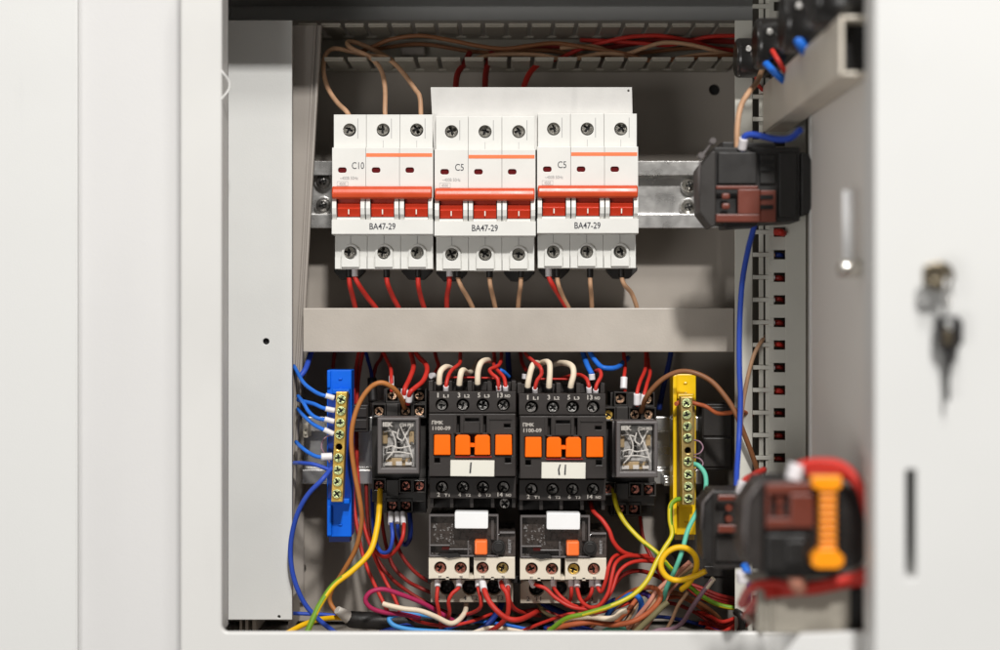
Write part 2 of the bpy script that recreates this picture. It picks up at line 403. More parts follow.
rail(161, 228, 306, 722, 'upper metal mounting rail behind the circuit breakers, with cross-head screws', [(689.5, 185, 'screw_bright'), (688.5, 207, 'screw_bright'), (323, 181, 'dark_steel'), (323, 205, 'dark_steel')])
rail(417, 484, 302, 702, 'lower metal mounting rail behind the contactors and relays', [])

# ---- pale sheet standing behind the breakers
mb = MB().plate([[(p.x, p.z) for p in (at(430.5, 87, 8), at(632, 87, 8), at(633.5, 150, 8), at(434, 150, 8))], pcirc(628.5, 90.5, 8, 1.1, 10)], 8, 9.6, .25)
o = obj('metal_sheet', mb, 'plate_white'); tag(o, 'light grey metal strip standing up behind the middle and right circuit breakers', 'metal strip')

# ================================================================== circuit breakers
def breaker(pxl, pyt, rating, label, dd=0.0):
    B = thing('circuit_breaker', label, 'circuit breaker', at(pxl+50.5, pyt+155, 30), 'three pole circuit breakers on the upper rail')
    X = lambda u: pxl+u
    Y = lambda v: pyt+v
    mb = MB(); P = 33.75
    for k in range(3):
        u0, u1 = k*P+.12, (k+1)*P-.12
        a, b = at(X(u0), Y(155), 0), at(X(u1), Y(0), 0)
        zz = lambda v: at(0, Y(v), 0).z
        x0, x1 = a.x, b.x
        s0 = .5 if k == 0 else 0; s1 = .4 if k == 2 else 0
        cx = (x0+x1)/2; r = 3.45
        mb.box(x0+s0, x1-s1, 13.5, 50, zz(154), zz(1))
        ix = cx-1.0*0
        mb.plate([[(x0+s0, zz(35)), (x1-s1, zz(35)), (x1-s1, zz(0)), (x0+s0, zz(0))], circ(cx, zz(15.5), r)], 4, 13, .2)
        mb.plate([[(x0, zz(84)), (x1, zz(84)), (x1, zz(34)), (x0, zz(34))], rrect(x0+3.1, x0+7.6, zz(59.2), zz(53.8), 1.2, 4)], 0, 3, .2)
        mb.box(x0, x1, 3, 13, zz(84), zz(34))
        # toggle frame
        for (pa, pb) in ((x0, x0+2.7), (x1-2.7, x1)):
            mb.profile([(-.6, zz(105.8)), (-2.6, zz(101)), (-3.3, zz(95)), (-2.8, zz(89)), (-1.5, zz(84.2)), (13, zz(84.2)), (13, zz(105.8))], pa+.25, pb-.25)
        mb.box(x0+2.6, x1-2.6, 6, 13, zz(106), zz(84.2))
        mb.box(x0+2.6, x1-2.6, -.3, 6, zz(106.4), zz(103.8))
        # sloping lower shoulder
        zl, zm = zz(155), zz(120)
        mb.plate([[(x0+s0, zl), (x1-s1, zl), (x1-s1, zm), (x0+s0, zm)], circ(cx, zz(138.5), r)], 10.5, 14, .25)
        arch = [(cx+4.7*math.cos(math.radians(t)), zz(138.5)+4.7*math.sin(math.radians(t))) for t in range(0, 181, 15)]+[(cx-4.7, zz(153)), (cx+4.7, zz(153))]
        mb.plate([arch, circ(cx, zz(138.5), r)], 9.2, 10.5, .25)
        mb.box(x0+s0+.2, cx-5.3, 8.8, 10.5, zz(154.6), zz(143)); mb.box(cx+5.3, x1-s1-.2, 8.8, 10.5, zz(154.6), zz(143))
        mb.box(cx-.12, cx+.12, 10.3, 10.42, zz(129), zz(121), 1)
        mb.box(x1-4.6, x1-4.3, 3.9, 4.02, zz(24), zz(4), 1)
        if k: mb.box(cx-.1, cx+.1, 3.9, 4.02, zz(34), zz(26), 1)
    aa, bb = at(X(.1), Y(121), 0), at(X(101.2), Y(106.4), 0)
    mb.profile([(-1.6, aa.z+.3), (-1.6, bb.z), (-.4, bb.z+.3), (13, bb.z+.3), (13, aa.z), (-.6, aa.z)], aa.x, bb.x)
    obj('body', mb, ['breaker_white', 'ink_pale'], B)
    for k in range(3):
        c = X((k+.5)*P)
        screw(c, Y(15.5), 5.8, 6.0, B, 'breaker_steel'); screw(c, Y(138.5), 11.0, 6.0, B, 'breaker_steel')
        a = at(X(k*P+5.2), Y(104), 0); b = at(X(k*P+28.6), Y(84), 0)
        L = MB(); L.profile([(.6, a.z+.5), (-1.4, a.z+4.6), (-.4, a.z+5.0), (-1.2, a.z+7.2), (.6, a.z+7.6), (0, b.z+.6), (5, b.z+.6), (5, a.z+.5)], a.x+.2, b.x-.2)
        lv = obj('switch_lever', L, 'lever_red', B, bevel=.25)
        t = MB(); t.box((a.x+b.x)/2-.3, (a.x+b.x)/2+.3, -1.55, -.2, a.z+1.7, a.z+4.2); obj('on_mark', t, 'sticker', lv)
        w0 = at(X(k*P+5), Y(60), 0); w1 = at(X(k*P+15.5), Y(53), 0)
        obj('indicator_window', MB().box(w0.x, w1.x, .9, 2.9, w0.z, w1.z), 'window_red', B)
    a, b = at(X(.8), Y(86), 0), at(X(100.2), Y(73), 0)
    mb = MB().profile([(-5.2, a.z+.6), (-5.9, a.z+3), (-5.0, a.z+5.6), (-3.2, b.z-.1), (-.1, b.z), (-.1, a.z+.1), (-3.4, a.z)], a.x, b.x)
    obj('lever_bridge', mb, 'breaker_red', B, bevel=.7, segs=3)
    mb = MB().pbox(X(34.2), X(100.2), Y(39.6), Y(43.2), -.12, .05); obj('printed_stripe', mb, 'print_orange', B)
    mb = MB(); text(mb, rating, X(26 if len(rating) > 2 else 25), Y(52), 6.8, -.02, wpx=12.2 if len(rating) > 2 else 8.6)
    obj('printed_rating', mb, 'ink', B); mb = MB()
    text(mb, 'BA47-29', X(50.5), Y(112.8), 6.6, -1.62, wpx=26, bold=.012)
    obj('printed_marking', mb, 'ink', B)
    mb = MB(); text(mb, '~400B 50Hz', X(17), Y(64.5), 3.2, -.02, wpx=18)
    text(mb, '4500', X(10.5), Y(70.2), 2.6, -.02, wpx=6.5)
    for (x0, x1, y0, y1) in ((5, 16, 67.8, 68.1), (5, 16, 72.2, 72.5), (5, 5.3, 68, 72.3), (15.7, 16, 68, 72.3)): mb.pbox(X(x0), X(x1), Y(y0), Y(y1), -.1, .02)
    obj('fine_print', mb, 'ink_pale', B)
    for k in (0, 2):
        c = X((k+.5)*P)
        obj('rail_clip', MB().prism([(c-15, Y(154.5)), (c+16, Y(154.5)), (c+16, Y(158)), (c+8, Y(166)), (c-8, Y(166)), (c-15, Y(158))], 34, 42), 'black_plastic', B, bevel=.5)
    return B
breaker(332.0, 113.5, 'C10', 'leftmost circuit breaker, printed C10, white with red switch levers')
breaker(434.4, 115.2, 'C5', 'middle circuit breaker, printed C5, white with red switch levers')
breaker(537.0, 112.6, 'C5', 'rightmost circuit breaker, printed C5, beside the bare end of the rail')

# ================================================================== contactors
def contactor(dx, dy, label, word, extra):
    OFF[:] = [dx*880/F, 0, -dy*880/F]
    C = thing('contactor', label, 'contactor', at(472, 510, 30), 'black contactors on the lower rail')
    mb = MB()
    mb.pbox(429, 516, 412, 476, -6, 48)
    sx = [442, 463, 483, 503.5]
    zt0 = [prect(429, 516, 391.5, 412.8, -8)]; zb0 = [prect(429.5, 516, 477.5, 498.5, -8)]
    for s in sx: zt0.append(pcirc(s, 405, -8, 6.2)); zb0.append(pcirc(s, 487, -8, 6.0))
    mb.plate(zt0, -8, -2, .3); mb.plate(zb0, -8, -2, .3)
    mb.pbox(429, 516, 391.8, 412.6, -1.8, 48); mb.pbox(429.5, 516, 477.8, 498, -1.8, 48)
    for i, x in enumerate((428.5, 447.5, 467.5, 487.5, 511.5)): mb.pbox(x, x+4.5, 381, 391.3, 2, 45)
    mb.pbox(428.5, 516, 382, 391.3, 22, 45)
    for i, x in enumerate((430, 450, 470, 491, 512)): mb.pbox(x, x+3.6, 498.4, 508, -4, 40)
    mb.pbox(430, 516, 498.4, 508, 12, 45)
    obj('body', mb, 'charcoal', C, bevel=.4)
    mb = MB()
    mb.plate([prect(429, 515.5, 414, 476.5, -20), prect(433.5, 451, 434.5, 455.5, -20), prect(454.5, 490.7, 434.5, 455.5, -20), prect(494.7, 512.5, 434.5, 455.5, -20), prect(465, 479, 418.2, 421.5, -20), prect(457, 460, 416, 433, -20), prect(483.5, 486.5, 416, 433, -20),
              prect(504, 510.5, 424, 427.6, -20), prect(434.5, 440, 458, 463, -20), prect(505, 511, 458, 463, -20)], -20, -14, .3)
    mb.pbox(429, 515.5, 414.3, 476.2, -13.8, -6.3)
    mb.pbox(453.5, 456, 415, 433, -21, -19.8); mb.pbox(461, 463.5, 415, 433, -20.8, -19.8); mb.pbox(480, 482.5, 415, 433, -22.2, -19.8)
    mb.pbox(489, 512, 418.5, 419.5, -20.8, -19.8); mb.pbox(488, 489.5, 418.5, 433, -20.8, -19.8)
    mb.pbox(464, 479, 422, 433, -21.4, -19.8)
    obj('front_housing', mb, 'charcoal', C, bevel=.25)
    for (a, b, t) in ((433.9, 450.5, 'orange_plastic'), (455.3, 470.3, 'orange_plastic'), (474.6, 490.2, 'orange_plastic'), (495.2, 512, 'orange_plastic')):
        m = MB(); m.prism([(a, 455), (a+.3, 437 if a in (455.3, 474.6) else 435.2), (a+2.5, 435), (b-2.5, 435), (b-.3, 437 if a in (455.3, 474.6) else 435.2), (b, 455)], -21.8, -14.5)
        obj('orange_tab', m, t, C, bevel=.35)
    obj('tab_link', MB().pbox(469.8, 475, 443.5, 447, -20.6, -14.5), 'orange_plastic', C)
    m = MB(); 
    for s in sx: m.pcyl(s, 405, -1.9, -1.75, 3.1)
    obj('terminal_well', m, 'void_black', C); m = MB()
    for s in sx: m.pcyl(s, 487, -1.9, -1.75, 3.1)
    obj('terminal_well', m, 'void_black', C)
    for i, s in enumerate(sx):
        screw(s+random.uniform(-.6, .6), 405.3, -4.2, 5.0, C, 'steel' if (i == 2 or (dx and i == 1)) else 'dark_steel')
        screw(s, 487.3, -4.2, 5.0, C, 'dark_steel')
    m = MB()
    for s, t in zip(sx, ('1  L1', '3  L2', '5  L3', '13 NO')):
        a_, b_ = t.split(); text(m, a_, s-4+(.6 if len(a_) > 1 else 0), 395.2, 4.8, -8.1, wpx=5.2 if len(a_) > 1 else (1.3 if a_ == '1' else 2.6), bold=.02); text(m, b_, s+4, 396, 3.2, -8.1, wpx=5.4, bold=.03)
    obj('terminal_number', m, 'ink_white', C); m = MB()
    for s, t in zip(sx, ('2  T1', '4  T2', '6  T3', '14 NO')):
        a_, b_ = t.split(); text(m, a_, s-3.4, 494.6, 4.2, -8.1, wpx=5.2 if len(a_) > 1 else 2.8, bold=.02); text(m, b_, s+5, 495.2, 2.9, -8.1, wpx=5.4, bold=.03)
    obj('terminal_number', m, 'ink_white', C); m = MB()
    text(m, 'ПMK', 437.6, 422.5, 3.8, -20.1, wpx=11.5, bold=.03); text(m, '1100-09', 441.5, 428.3, 3.9, -20.1, wpx=18, bold=.02)
    obj('printed_marking', m, 'ink_white', C)
    obj('red_rail', MB().pbox(455, 492, 456.3, 457.6, -20.9, -19.8), 'w_darkred', C)
    m = MB().prism([(450.5, 460.2), (494.5, 460.6), (494.2, 476.6), (450.3, 476.2)], -21.8, -20.1)
    st = obj('label_sticker', m, 'sticker', C, bevel=.15)
    m = MB()
    if word == 'I': m.prism([(470.2, 462.5), (471.8, 462.3), (471, 473.2), (469.3, 473.4)], -21.95, -21.75)
    else:
        m.prism([(468.3, 462.5), (469.7, 462.3), (468.2, 467.5), (469, 473), (467.3, 473), (466.6, 467.5)], -21.95, -21.75)
        m.prism([(473.6, 462.6), (475, 462.4), (474.6, 472.8), (472.9, 472.8)], -21.95, -21.75)
    obj('marker_stroke', m, 'marker', st)
    if extra: screw(504.5, 503.5, -2, 5.0, C, 'dark_steel')
    OFF[:] = [0, 0, 0]
contactor(0, 0, 'left black contactor with four orange tabs and a sticker marked I', 'I', True)
contactor(91, 2.2, 'right black contactor with four orange tabs and a sticker marked II', 'II', False)

# ================================================================== overload relays
def overload(dx, dy, label):
    OFF[:] = [dx*890/F, 0, -dy*890/F]
    C = thing('overload_relay', label, 'relay', at(472, 604, 30), 'overload relays under the contactors')
    m = MB(); m.pbox(429, 497, 516, 556.5, -6, 45); m.pbox(497.3, 515.5, 534, 556.5, -8, 45); m.pbox(431, 512, 556.8, 602, 12, 45)
    obj('body', m, 'overload_face', C, bevel=.4)
    m = MB(); m.plate([prect(429, 498.5, 514.8, 557, -11), prect(430.6, 496.8, 516.8, 555.4, -11)], -11, -6.2, .2)
    m.pbox(429.5, 450, 545.0, 546.2, -11.2, -6); m.pbox(449, 470, 549.0, 550.0, -10.8, -6); m.pbox(467.5, 469, 541, 556, -11, -6)
    m.pbox(499.5, 515, 532.0, 534, -10, -6); m.pbox(491, 494, 518, 540, -8, -6)
    obj('cover_rim', m, 'relay_frame', C, bevel=.15)
    a, b = at(430, 556, -10.6), at(497.5, 515.8, -10.6); obj('clear_cover', MB().box(a.x, b.x, -10.4, -9.9, a.z, b.z), 'clear_plastic', C)
    obj('white_cap', MB().prism([(454.8, 512.6), (456, 512), (487.5, 512.3), (488.3, 513), (488, 528), (487, 528.8), (456, 528.6), (454.8, 527.8)], -15, -6.2), 'white_cap', C, bevel=.4)
    obj('orange_button', MB().pbox(474.6, 487.4, 540.6, 555.2, -15, -6.2), 'orange_button', C, bevel=.9, segs=3)
    obj('setting_dial', MB().pcyl(498.5, 547.5, -12.5, -6, 3.7).pcyl(498.5, 547.5, -13.5, -12.5, 2.6), 'black_plastic', C, bevel=.3)
    m = MB(); m.prism([(432.3, 528), (434.3, 524), (436.6, 528)], -6.3, -6.0)
    rr = random.Random(5)
    for i in range(34):
        x, y = rr.uniform(433, 453), rr.uniform(524, 544); m.prism([(x, y), (x+rr.uniform(.8, 2.2), y-rr.uniform(0, 1)), (x+rr.uniform(.8, 2), y+1.2)], -6.3, -6.0)
    text(m, 'TEST', 470.3, 549, 2.1, -8.9, wpx=9, rot=math.pi/2)
    text(m, 'RESET', 509.6, 546, 2.6, -8.15, wpx=14, rot=math.pi/2, bold=.02)
    text(m, 'A  H', 434.5, 554, 2.6, -6.15, wpx=7)
    obj('printed_marking', m, 'ink_pale', C)
    obj('red_flag', MB().pbox(442, 449.5, 547, 550, -7.5, -6), 'w_darkred', C)
    obj('blade_slot', MB().prism([(438, 554.5), (458, 553.5), (461, 556.5), (449, 558.5)], -11.5, -8), 'black_plastic', C)
    m = MB()
    m.plate([prect(428.6, 469.2, 557.3, 579, -10), pcirc(440.3, 568, -10, 6.2), pcirc(460.6, 568.3, -10, 6.2), prect(445.5, 449.5, 576.4, 580, -10)], -10, 8, .3)
    m.plate([prect(473.8, 515, 557.3, 579, -10), pcirc(482.5, 568.3, -10, 6.2), pcirc(502.5, 568.3, -10, 6.2), prect(490.5, 494.5, 576.4, 580, -10)], -10, 8, .3)
    m.pbox(469, 474, 575.5, 579, -8, 8)
    obj('plastic_block', m, 'cream_plastic', C)
    for i, (x, t) in enumerate(((440.3, 'rust_screw'), (460.6, 'rust_screw'), (482.5, 'rust_screw' if not dx else 'brass'), (502.5, 'brass_dull' if not dx else 'rust_screw'))):
        screw(x, 568.2, -5.5, 5.2, C, t)
    m = MB()
    for x, t in ((440, '97'), (461, '98'), (483, '95'), (503, '96')): text(m, t, x, 577, 2.2, -10.1, wpx=3)
    obj('printed_number', m, 'ink', C); m = MB()
    for x, t in ((444, '2  T1'), (470.5, '4  T2'), (496, '6  T3')): text(m, t, x, 598, 4.2, 5.9, wpx=14.5)
    obj('printed_number', m, 'ink', C)
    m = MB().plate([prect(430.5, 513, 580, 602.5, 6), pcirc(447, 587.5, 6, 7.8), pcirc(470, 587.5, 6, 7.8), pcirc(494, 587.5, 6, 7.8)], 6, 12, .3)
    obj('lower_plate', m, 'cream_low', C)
    obj('side_latch', MB().pbox(427.5, 431, 576, 583, 3, 9).pbox(511, 519.5, 576, 583, 3, 9).pbox(446, 450, 577, 583, 2, 5.9).pbox(490.5, 494.5, 577, 583, 2, 5.9), 'black_plastic', C)
    for x in (447, 470, 494): screw(x, 588, 11, 4.4, C, 'black_plastic', 'cross', 'main_screw'); obj('screw_well', MB().pcyl(x, 588, 11.4, 11.9, 4), 'void_black', C)  # screws and discs blackened so the wells look shaded
    OFF[:] = [0, 0, 0]
overload(0, 0, 'left overload relay with white cap and orange button, beneath contactor I')
overload(91.4, 1.0, 'right overload relay with white cap and orange button, beneath contactor II')

# ================================================================== plug-in relays
def relay(dx, dy, label, brassy):
    OFF[:] = [dx*890/F, 0, -dy*890/F]
    R = thing('plug_in_relay', label, 'relay', at(398, 522, 30), 'clear plug-in relays either side of the contactors')
    m = MB(); m.pbox(372, 426, 403, 502, 14, 46); m.pbox(384, 426, 389, 403, 22, 46); m.pbox(384, 426, 502, 513, 22, 46)
    cells = [(392.5, 395.5), (419.5, 396), (379, 411), (405.6, 411), (419.3, 411), (379, 485.5), (405.8, 486), (419.3, 486), (392.3, 505), (406, 505.2)]
    for i, (x, y) in enumerate(cells):
        dd = 8 if 400 < y < 495 else 14
        m.plate([prect(x-7, x+7, y-7.3, y+7.3, dd), prect(x-5.2, x+5.2, y-5.6, y+5.6, dd)], dd, dd+9, .25)
    m.pbox(386.5, 398, 404, 418, 8, 15); m.pbox(386.5, 398.5, 480, 496, 8, 15)
    obj('socket', m, 'charcoal_low', R, bevel=.3)
    for i, (x, y) in enumerate(cells):
        dd = 8 if 400 < y < 495 else 14
        screw(x, y, dd+3, 4.5, R, 'brass' if brassy and i == 2 else ('copper' if i < 5 else 'rust_screw'))
        if i in (2, 4, 5, 7, 9): obj('terminal_clip', MB().pbox(x-4.5, x+4.5, y+(-6.6 if i in (7, 9) else 4.6), y+(-5 if i in (7, 9) else 5.6), dd+1, dd+5), 'zinc', R)
    # relay can
    m = MB().plate([prect(377.5, 419, 417.5, 474, -26), prect(381.8, 415.5, 421, 468, -26)], -26, -10, .6)
    m.pbox(377.8, 418.7, 418, 473.8, -9.8, 12)
    obj('relay_housing', m, 'relay_frame', R, bevel=.3)
    m = MB(); m.pbox(382, 415.3, 422, 467.8, -17, -10)
    ins = obj('relay_works', m, 'relay_inside', R)
    m = MB(); m.pbox(382.8, 387.5, 431, 444, -19, -13); m.pbox(409, 414, 431, 444, -18, -13); m.pbox(386, 411, 458, 466, -18, -13); m.pbox(392, 405, 434, 440, -16, -13)
    obj('coil_block', m, 'relay_tan', R, bevel=.4)
    m = MB()
    rr = random.Random(3)
    for i in range(26):
        x, y = rr.uniform(383, 411), rr.uniform(428, 460); m.pbox(x, x+rr.uniform(1, 4), y, y+rr.uniform(.6, 2.2), -19-rr.random()*2, -16.9)
    obj('spring_set', m, 'steel', R)
    obj('dark_gap', MB().pbox(397, 400, 438, 452, -18.5, -17.0), 'void_black', R)
    m = MB()
    for pts in ([(388, 427), (393, 434), (395.5, 443), (393, 452), (386, 460)], [(400, 425), (404, 434), (409, 445), (413, 459)], [(411, 426), (407, 433), (403, 441)],
                [(384, 432), (390, 431), (397, 433)], [(385, 448), (392, 446), (399, 448), (411, 446)], [(386, 453), (399, 452), (411, 454)], [(399, 429), (397.5, 437), (402, 441)]):
        m.tube(spline([at(x, y, -21) for x, y in pts]), .36, 8)
    m.pbox(385, 392, 462, 465.6, -19, -18); m.pbox(396, 402, 461.5, 465.6, -19, -18); m.pbox(405.5, 412, 462, 465.2, -19, -18)
    obj('contact_leads', m, 'relay_white', R)
    a, b = at(381.5, 468.3, -24), at(415.8, 420.8, -24); obj('clear_cover', MB().box(a.x, b.x, -24.6, -24.0, a.z, b.z), 'clear_plastic', R)
    m = MB(); text(m, 'IEK', 388, 424.4, 4.6, -24.75, wpx=10.5, bold=.05); text(m, 'C24 PE3', 406.5, 425, 3.0, -24.75, wpx=14, bold=.03)
    obj('printed_marking', m, 'ink_white', R)
    OFF[:] = [0, 0, 0]
relay(0, 0, 'left plug-in relay with clear cover, next to the blue busbar holder', False)
relay(234.6, 3.6, 'right plug-in relay with clear cover, next to the yellow busbar holder', True)

# ================================================================== busbars
def busbar(label, plast, low, rect, bar, screws, empty, bm, sm_):
    B = thing('busbar', label, 'busbar', at((rect[0]+rect[1])/2, rect[3], 10), 'screw busbars on plastic holders')
    x0, x1, y0, y1 = rect
    m = MB(); m.pbox(x0, x1, y0, y1, 6, 24)
    yb0, yb1 = bar[0][1], bar[2][1]
    m.pbox(x0, x0+3.5, y0+1, yb0-4, 4.5, 6.1); m.pbox((x0+x1)/2-1, (x0+x1)/2+3, y0+8, y0+10, 5, 6.1); m.pbox((x0+x1)/2-1, (x0+x1)/2+3, y0+18, y0+20, 5, 6.1)
    m.pbox(x0, x0+4, y0+1, y1-1, 3.8, 6.1) if plast == 'yellow_plastic' else m.pbox(x0, x0+4.5, yb1+4, y1-1, 4, 6.1)
    m.pbox(x0+5, x1-2, yb0-3, yb0+2, 0, 6.1); m.pbox(x0+5, x1-2, yb1-3, yb1+2, 0, 6.1)
    m.pbox((x0+x1)/2-1, (x0+x1)/2+3, y1-13, y1-11, 5, 6.1)
    obj('holder', m, plast, B, bevel=.5)
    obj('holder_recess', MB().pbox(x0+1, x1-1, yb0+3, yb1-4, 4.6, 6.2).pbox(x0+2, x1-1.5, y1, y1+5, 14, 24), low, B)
    loops = [[(p.x, p.z) for p in (at(x, y, -12) for x, y in bar)], ]
    m = MB()
    if empty: loops.append(pcirc(empty[0], empty[1], -12, 3.3))
    m.plate(loops, -12, -1, .3); br = obj('brass_bar', m, bm, B)
    if empty: obj('empty_hole', MB().pcyl(empty[0], empty[1], -4, -3, 2.2), 'void_black', br)
    for (x, y) in screws: screw(x, y, -13.2, 4.6, B, sm_, 'cross', 'clamp_screw')
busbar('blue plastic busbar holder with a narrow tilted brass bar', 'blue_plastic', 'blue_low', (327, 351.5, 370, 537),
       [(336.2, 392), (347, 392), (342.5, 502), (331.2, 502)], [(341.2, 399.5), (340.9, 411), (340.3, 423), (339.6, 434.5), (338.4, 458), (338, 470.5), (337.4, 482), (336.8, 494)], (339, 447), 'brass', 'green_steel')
busbar('yellow plastic busbar holder with an upright dull brass bar', 'yellow_plastic', 'brass_dull', (673, 696, 374, 535),
       [(681, 397), (692.5, 397), (694.5, 505), (682.5, 505)], [(686.6, 403), (687, 415), (687.5, 426.5), (687.8, 438), (688, 461.5), (688.3, 474.5), (688.4, 486.5), (688.4, 498.5)], (688, 450.5), 'brass_dull', 'green_steel')
# small grey terminal blocks behind the blue wires
for i, (x0, x1, y0, y1, l) in enumerate(((303, 308, 424, 438, 'small pale terminal clip at the left end of the lower rail'), (352, 368, 405, 432, 'dark grey end stop on the lower rail beside the left relay'),
                                    (664, 671, 476, 486, 'small zinc end clamp right of the right relay'), (702, 733, 404, 470, 'dark brown terminal block near the right slotted duct'))):
    m = MB(); m.pbox(x0, x1, y0, y1, 26, 42); m.pbox(x0+1.2, x1-1.2, y0+3, (y0+y1)/2-1, 25, 26.2); m.pbox(x0+1.2, x1-1.2, (y0+y1)/2+1, y1-3, 25, 26.2)
    tag(obj('terminal_clip', m, ('cream_low', 'charcoal', 'zinc', 'charcoal_low')[i], bevel=.4), l, 'terminal')

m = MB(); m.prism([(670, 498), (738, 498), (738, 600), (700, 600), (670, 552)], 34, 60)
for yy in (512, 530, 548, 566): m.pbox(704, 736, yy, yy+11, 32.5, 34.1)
tag(obj('plastic_block', m, 'charcoal_low', bevel=.6), 'added dark block standing in for shade on the back plate low behind the yellow busbar holder', 'shade block')  # added block, its dark colour stands in for shade from the switch blocks
# ================================================================== right slotted duct
sd = thing('slotted_duct', 'grey slotted wiring duct standing upright on the right side', 'cable duct', at(770, 640, 0))
ys = [232+22.6*k for k in range(-11, 18)]
m = MB(); m.pbox(735, 752.5, 20, 642, -10, -8.5); obj('flat_flange', m, 'side_duct', sd, bevel=.3)
m = MB(); m.pbox(785.5, 806, -30, 642, -10, -8.3)
for i, y in enumerate(ys):
    m.pbox(752.8, 774, y-2.2, y+2.0, -10, -8.3)
    m.pbox(768.6, 785.6, y+4.6, y+22.6-4.6, -9.9, -8.2) if i < len(ys)-1 else None
    m.pbox(768.6, 774, y-4.7, y+4.7, -9.8, -8.25)
    m.pbox(759.0, 763.6, y+2.2, y+20.2, -8, -6.5); m.pbox(765.6, 768.8, y+2.2, y+20.2, -9, -7.5)
obj('slotted_face', m, 'side_duct', sd, bevel=.25)
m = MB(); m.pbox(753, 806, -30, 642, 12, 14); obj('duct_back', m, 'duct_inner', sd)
a = at(806, 0, -10); m = MB().box(a.x-.1, a.x+1.4, -8, 60, -165, 182); obj('duct_side', m, 'duct_grey', sd)
ordn = ['highest visible', 'second', 'third', 'fourth', 'fifth', 'sixth', 'seventh', 'eighth', 'ninth', 'tenth', 'lowest visible']
for k in range(11):
    y = 232+22.6*k
    c = ['w_red', 'w_navy', 'w_darkred', 'w_darkred', 'w_darkred', 'w_red', 'w_darkred', 'w_red', 'w_darkred', 'w_darkred', 'w_darkred'][k]
    cn = {'w_red': 'red', 'w_navy': 'navy', 'w_darkred': 'dark red'}[c]
    fr_ = [((758 if k < 2 else 765, y, -8), (775, y+.3, -8.5), (1.2, .9, 1.1, 1.2, 1.0, .7, 1.0, .6, .8, .6, .7)[k], 'ferrule_white' if k in (0, 2, 3, 4, 6) else 'w_tan')]
    jy = random.uniform(-1.2, 1.2); jr = (1.9, 1.3, 1.5, 1.2, 1.4, 1.3, 1.1, 1.5, .9, 1.3, 1.2)[k]
    wire(f'short {cn} wire end in the {ordn[k]} slot of the right slotted duct', c, jr, [(764 if k in (3, 4, 5, 6, 7) else 774, y, -3), (774, y+jy, -5), (779.5, y+jy, -7 if k else -13), (783, y+jy+1, -2 if k else -10), (786, y+2, 12)],
         ferr=fr_, group='wire ends in the slots of the right duct')

# ================================================================== open door on the right, seen from inside, and the white panel with the lock
dr = thing('cabinet_door', 'grey inner side of the opened cabinet door, seen edge-on at right', 'door', (150, -60, -178))
X = 150.0
obj('door_sheet', MB().box(X, X+1.6, -219, -76, -149, 260), 'door_grey', dr)
m = MB(); m.box(X-3, X, -219, -78, -149, -147.4); obj('bottom_lip', m, 'white_paint', dr, bevel=.4)
# lock rod on the inner side
m = MB(); p0, p1 = Vector((X-5, -188, 56)), Vector((X-5, -188, 26))
m.tube([p0, p1], 2.4, 14); obj('lock_rod', m, 'white_cap', dr)
m = MB(); m.cyl((X, -190, 23.5), (X-9, -190, 23.5), 3.6); m.cyl((X, -181, 23), (X-8, -181, 23), 3.0); obj('rod_bolt', m, 'screw_bright', dr, bevel=.8)
m = MB(); px = at(875, 0, -240).x
pl = thing('lock_panel', 'white metal door front at the right edge, with a narrow dark slot', 'door', (px+80, -240, -300))
sl = rrect(at(906, 0, -240).x, at(916.5, 0, -240).x, at(0, 579, -240).z, at(0, 470, -240).z, 1.0, 4)
m = MB().plate([[(px, -320), (px+260, -320), (px+260, 320), (px, 320)], sl], -240, -222, .8); obj('door_front', m, 'panel_paint', pl)
obj('slot_back', MB().box(px+6, px+22, -221.8, -220, at(0, 590, -240).z, at(0, 460, -240).z), 'void_black', pl)
# bottom right fold
m = MB(); a = at(784, 652, -100); 
m.prism([(784, 655), (801, 634.5), (885, 631), (885, 700), (784, 700)], -205, -201)
o = obj('door_fold', m, 'panel_paint', dr, bevel=.6)
# lock, keys
lk = thing('door_lock', 'metal lock with a key in it on the white door front', 'lock', at(935, 290, -241))
m = MB(); c = at(939, 276, -243); m.cyl((c.x, -241, c.z), (c.x, -245, c.z), 5.6, 32); m.cyl((c.x, -245, c.z), (c.x, -249.3, c.z), 4.2, 32)
obj('lock_barrel', m, 'lock_metal', lk, bevel=.8)
ky = thing('key', 'metal key standing in the lock, holding the ring', 'key', at(935, 290, -252))
m = MB().plate([rrect(c.x-8.2, c.x+1.5, c.z-4.6, c.z+4.6, 3), circ(c.x-4.4, c.z, 1.6, 12)], -252, -249.5, .5); m.box(c.x-1.5, c.x+1.5, -249.6, -249.2, c.z-1, c.z+1)
obj('key_bow', m, 'lock_metal', ky)
m = MB(); g = at(948, 292, -251); pts = [Vector((g.x+5.2*math.cos(a)*.35, g.y+3*math.cos(a), g.z+5.6*math.sin(a))) for a in [i*2*math.pi/28 for i in range(29)]]
m.tube(pts, .75, 8, caps=False); o = obj('key_ring', m, 'zinc'); tag(o, 'small steel ring hanging from the key in the lock', 'key ring')
k2 = thing('key', 'hanging key with black plastic head and thin dark blade', 'key', at(948, 402, -252))
p = lambda x, y: (at(x, y, -246).x, at(x, y, -246).z)
m = MB().plate([[p(935, 322), p(939, 316), p(957, 316), p(962, 322), p(962, 342), p(955, 352), p(942, 352), p(935, 342)], circ(*p(948, 322), 1.7, 12)], -248, -244, .8); obj('key_head', m, 'key_black', k2)
obj('head_inlay', MB().prism([(944, 330), (952, 330), (953, 345), (943, 345)], -248.6, -247.6), 'lock_metal', k2, bevel=.3)
m = MB().prism([(944.5, 352), (951.5, 352), (951, 372), (949.5, 380), (950, 398), (948, 403), (946, 398), (946, 378), (945, 368)], -246.8, -245); obj('key_blade', m, 'key_black', k2)

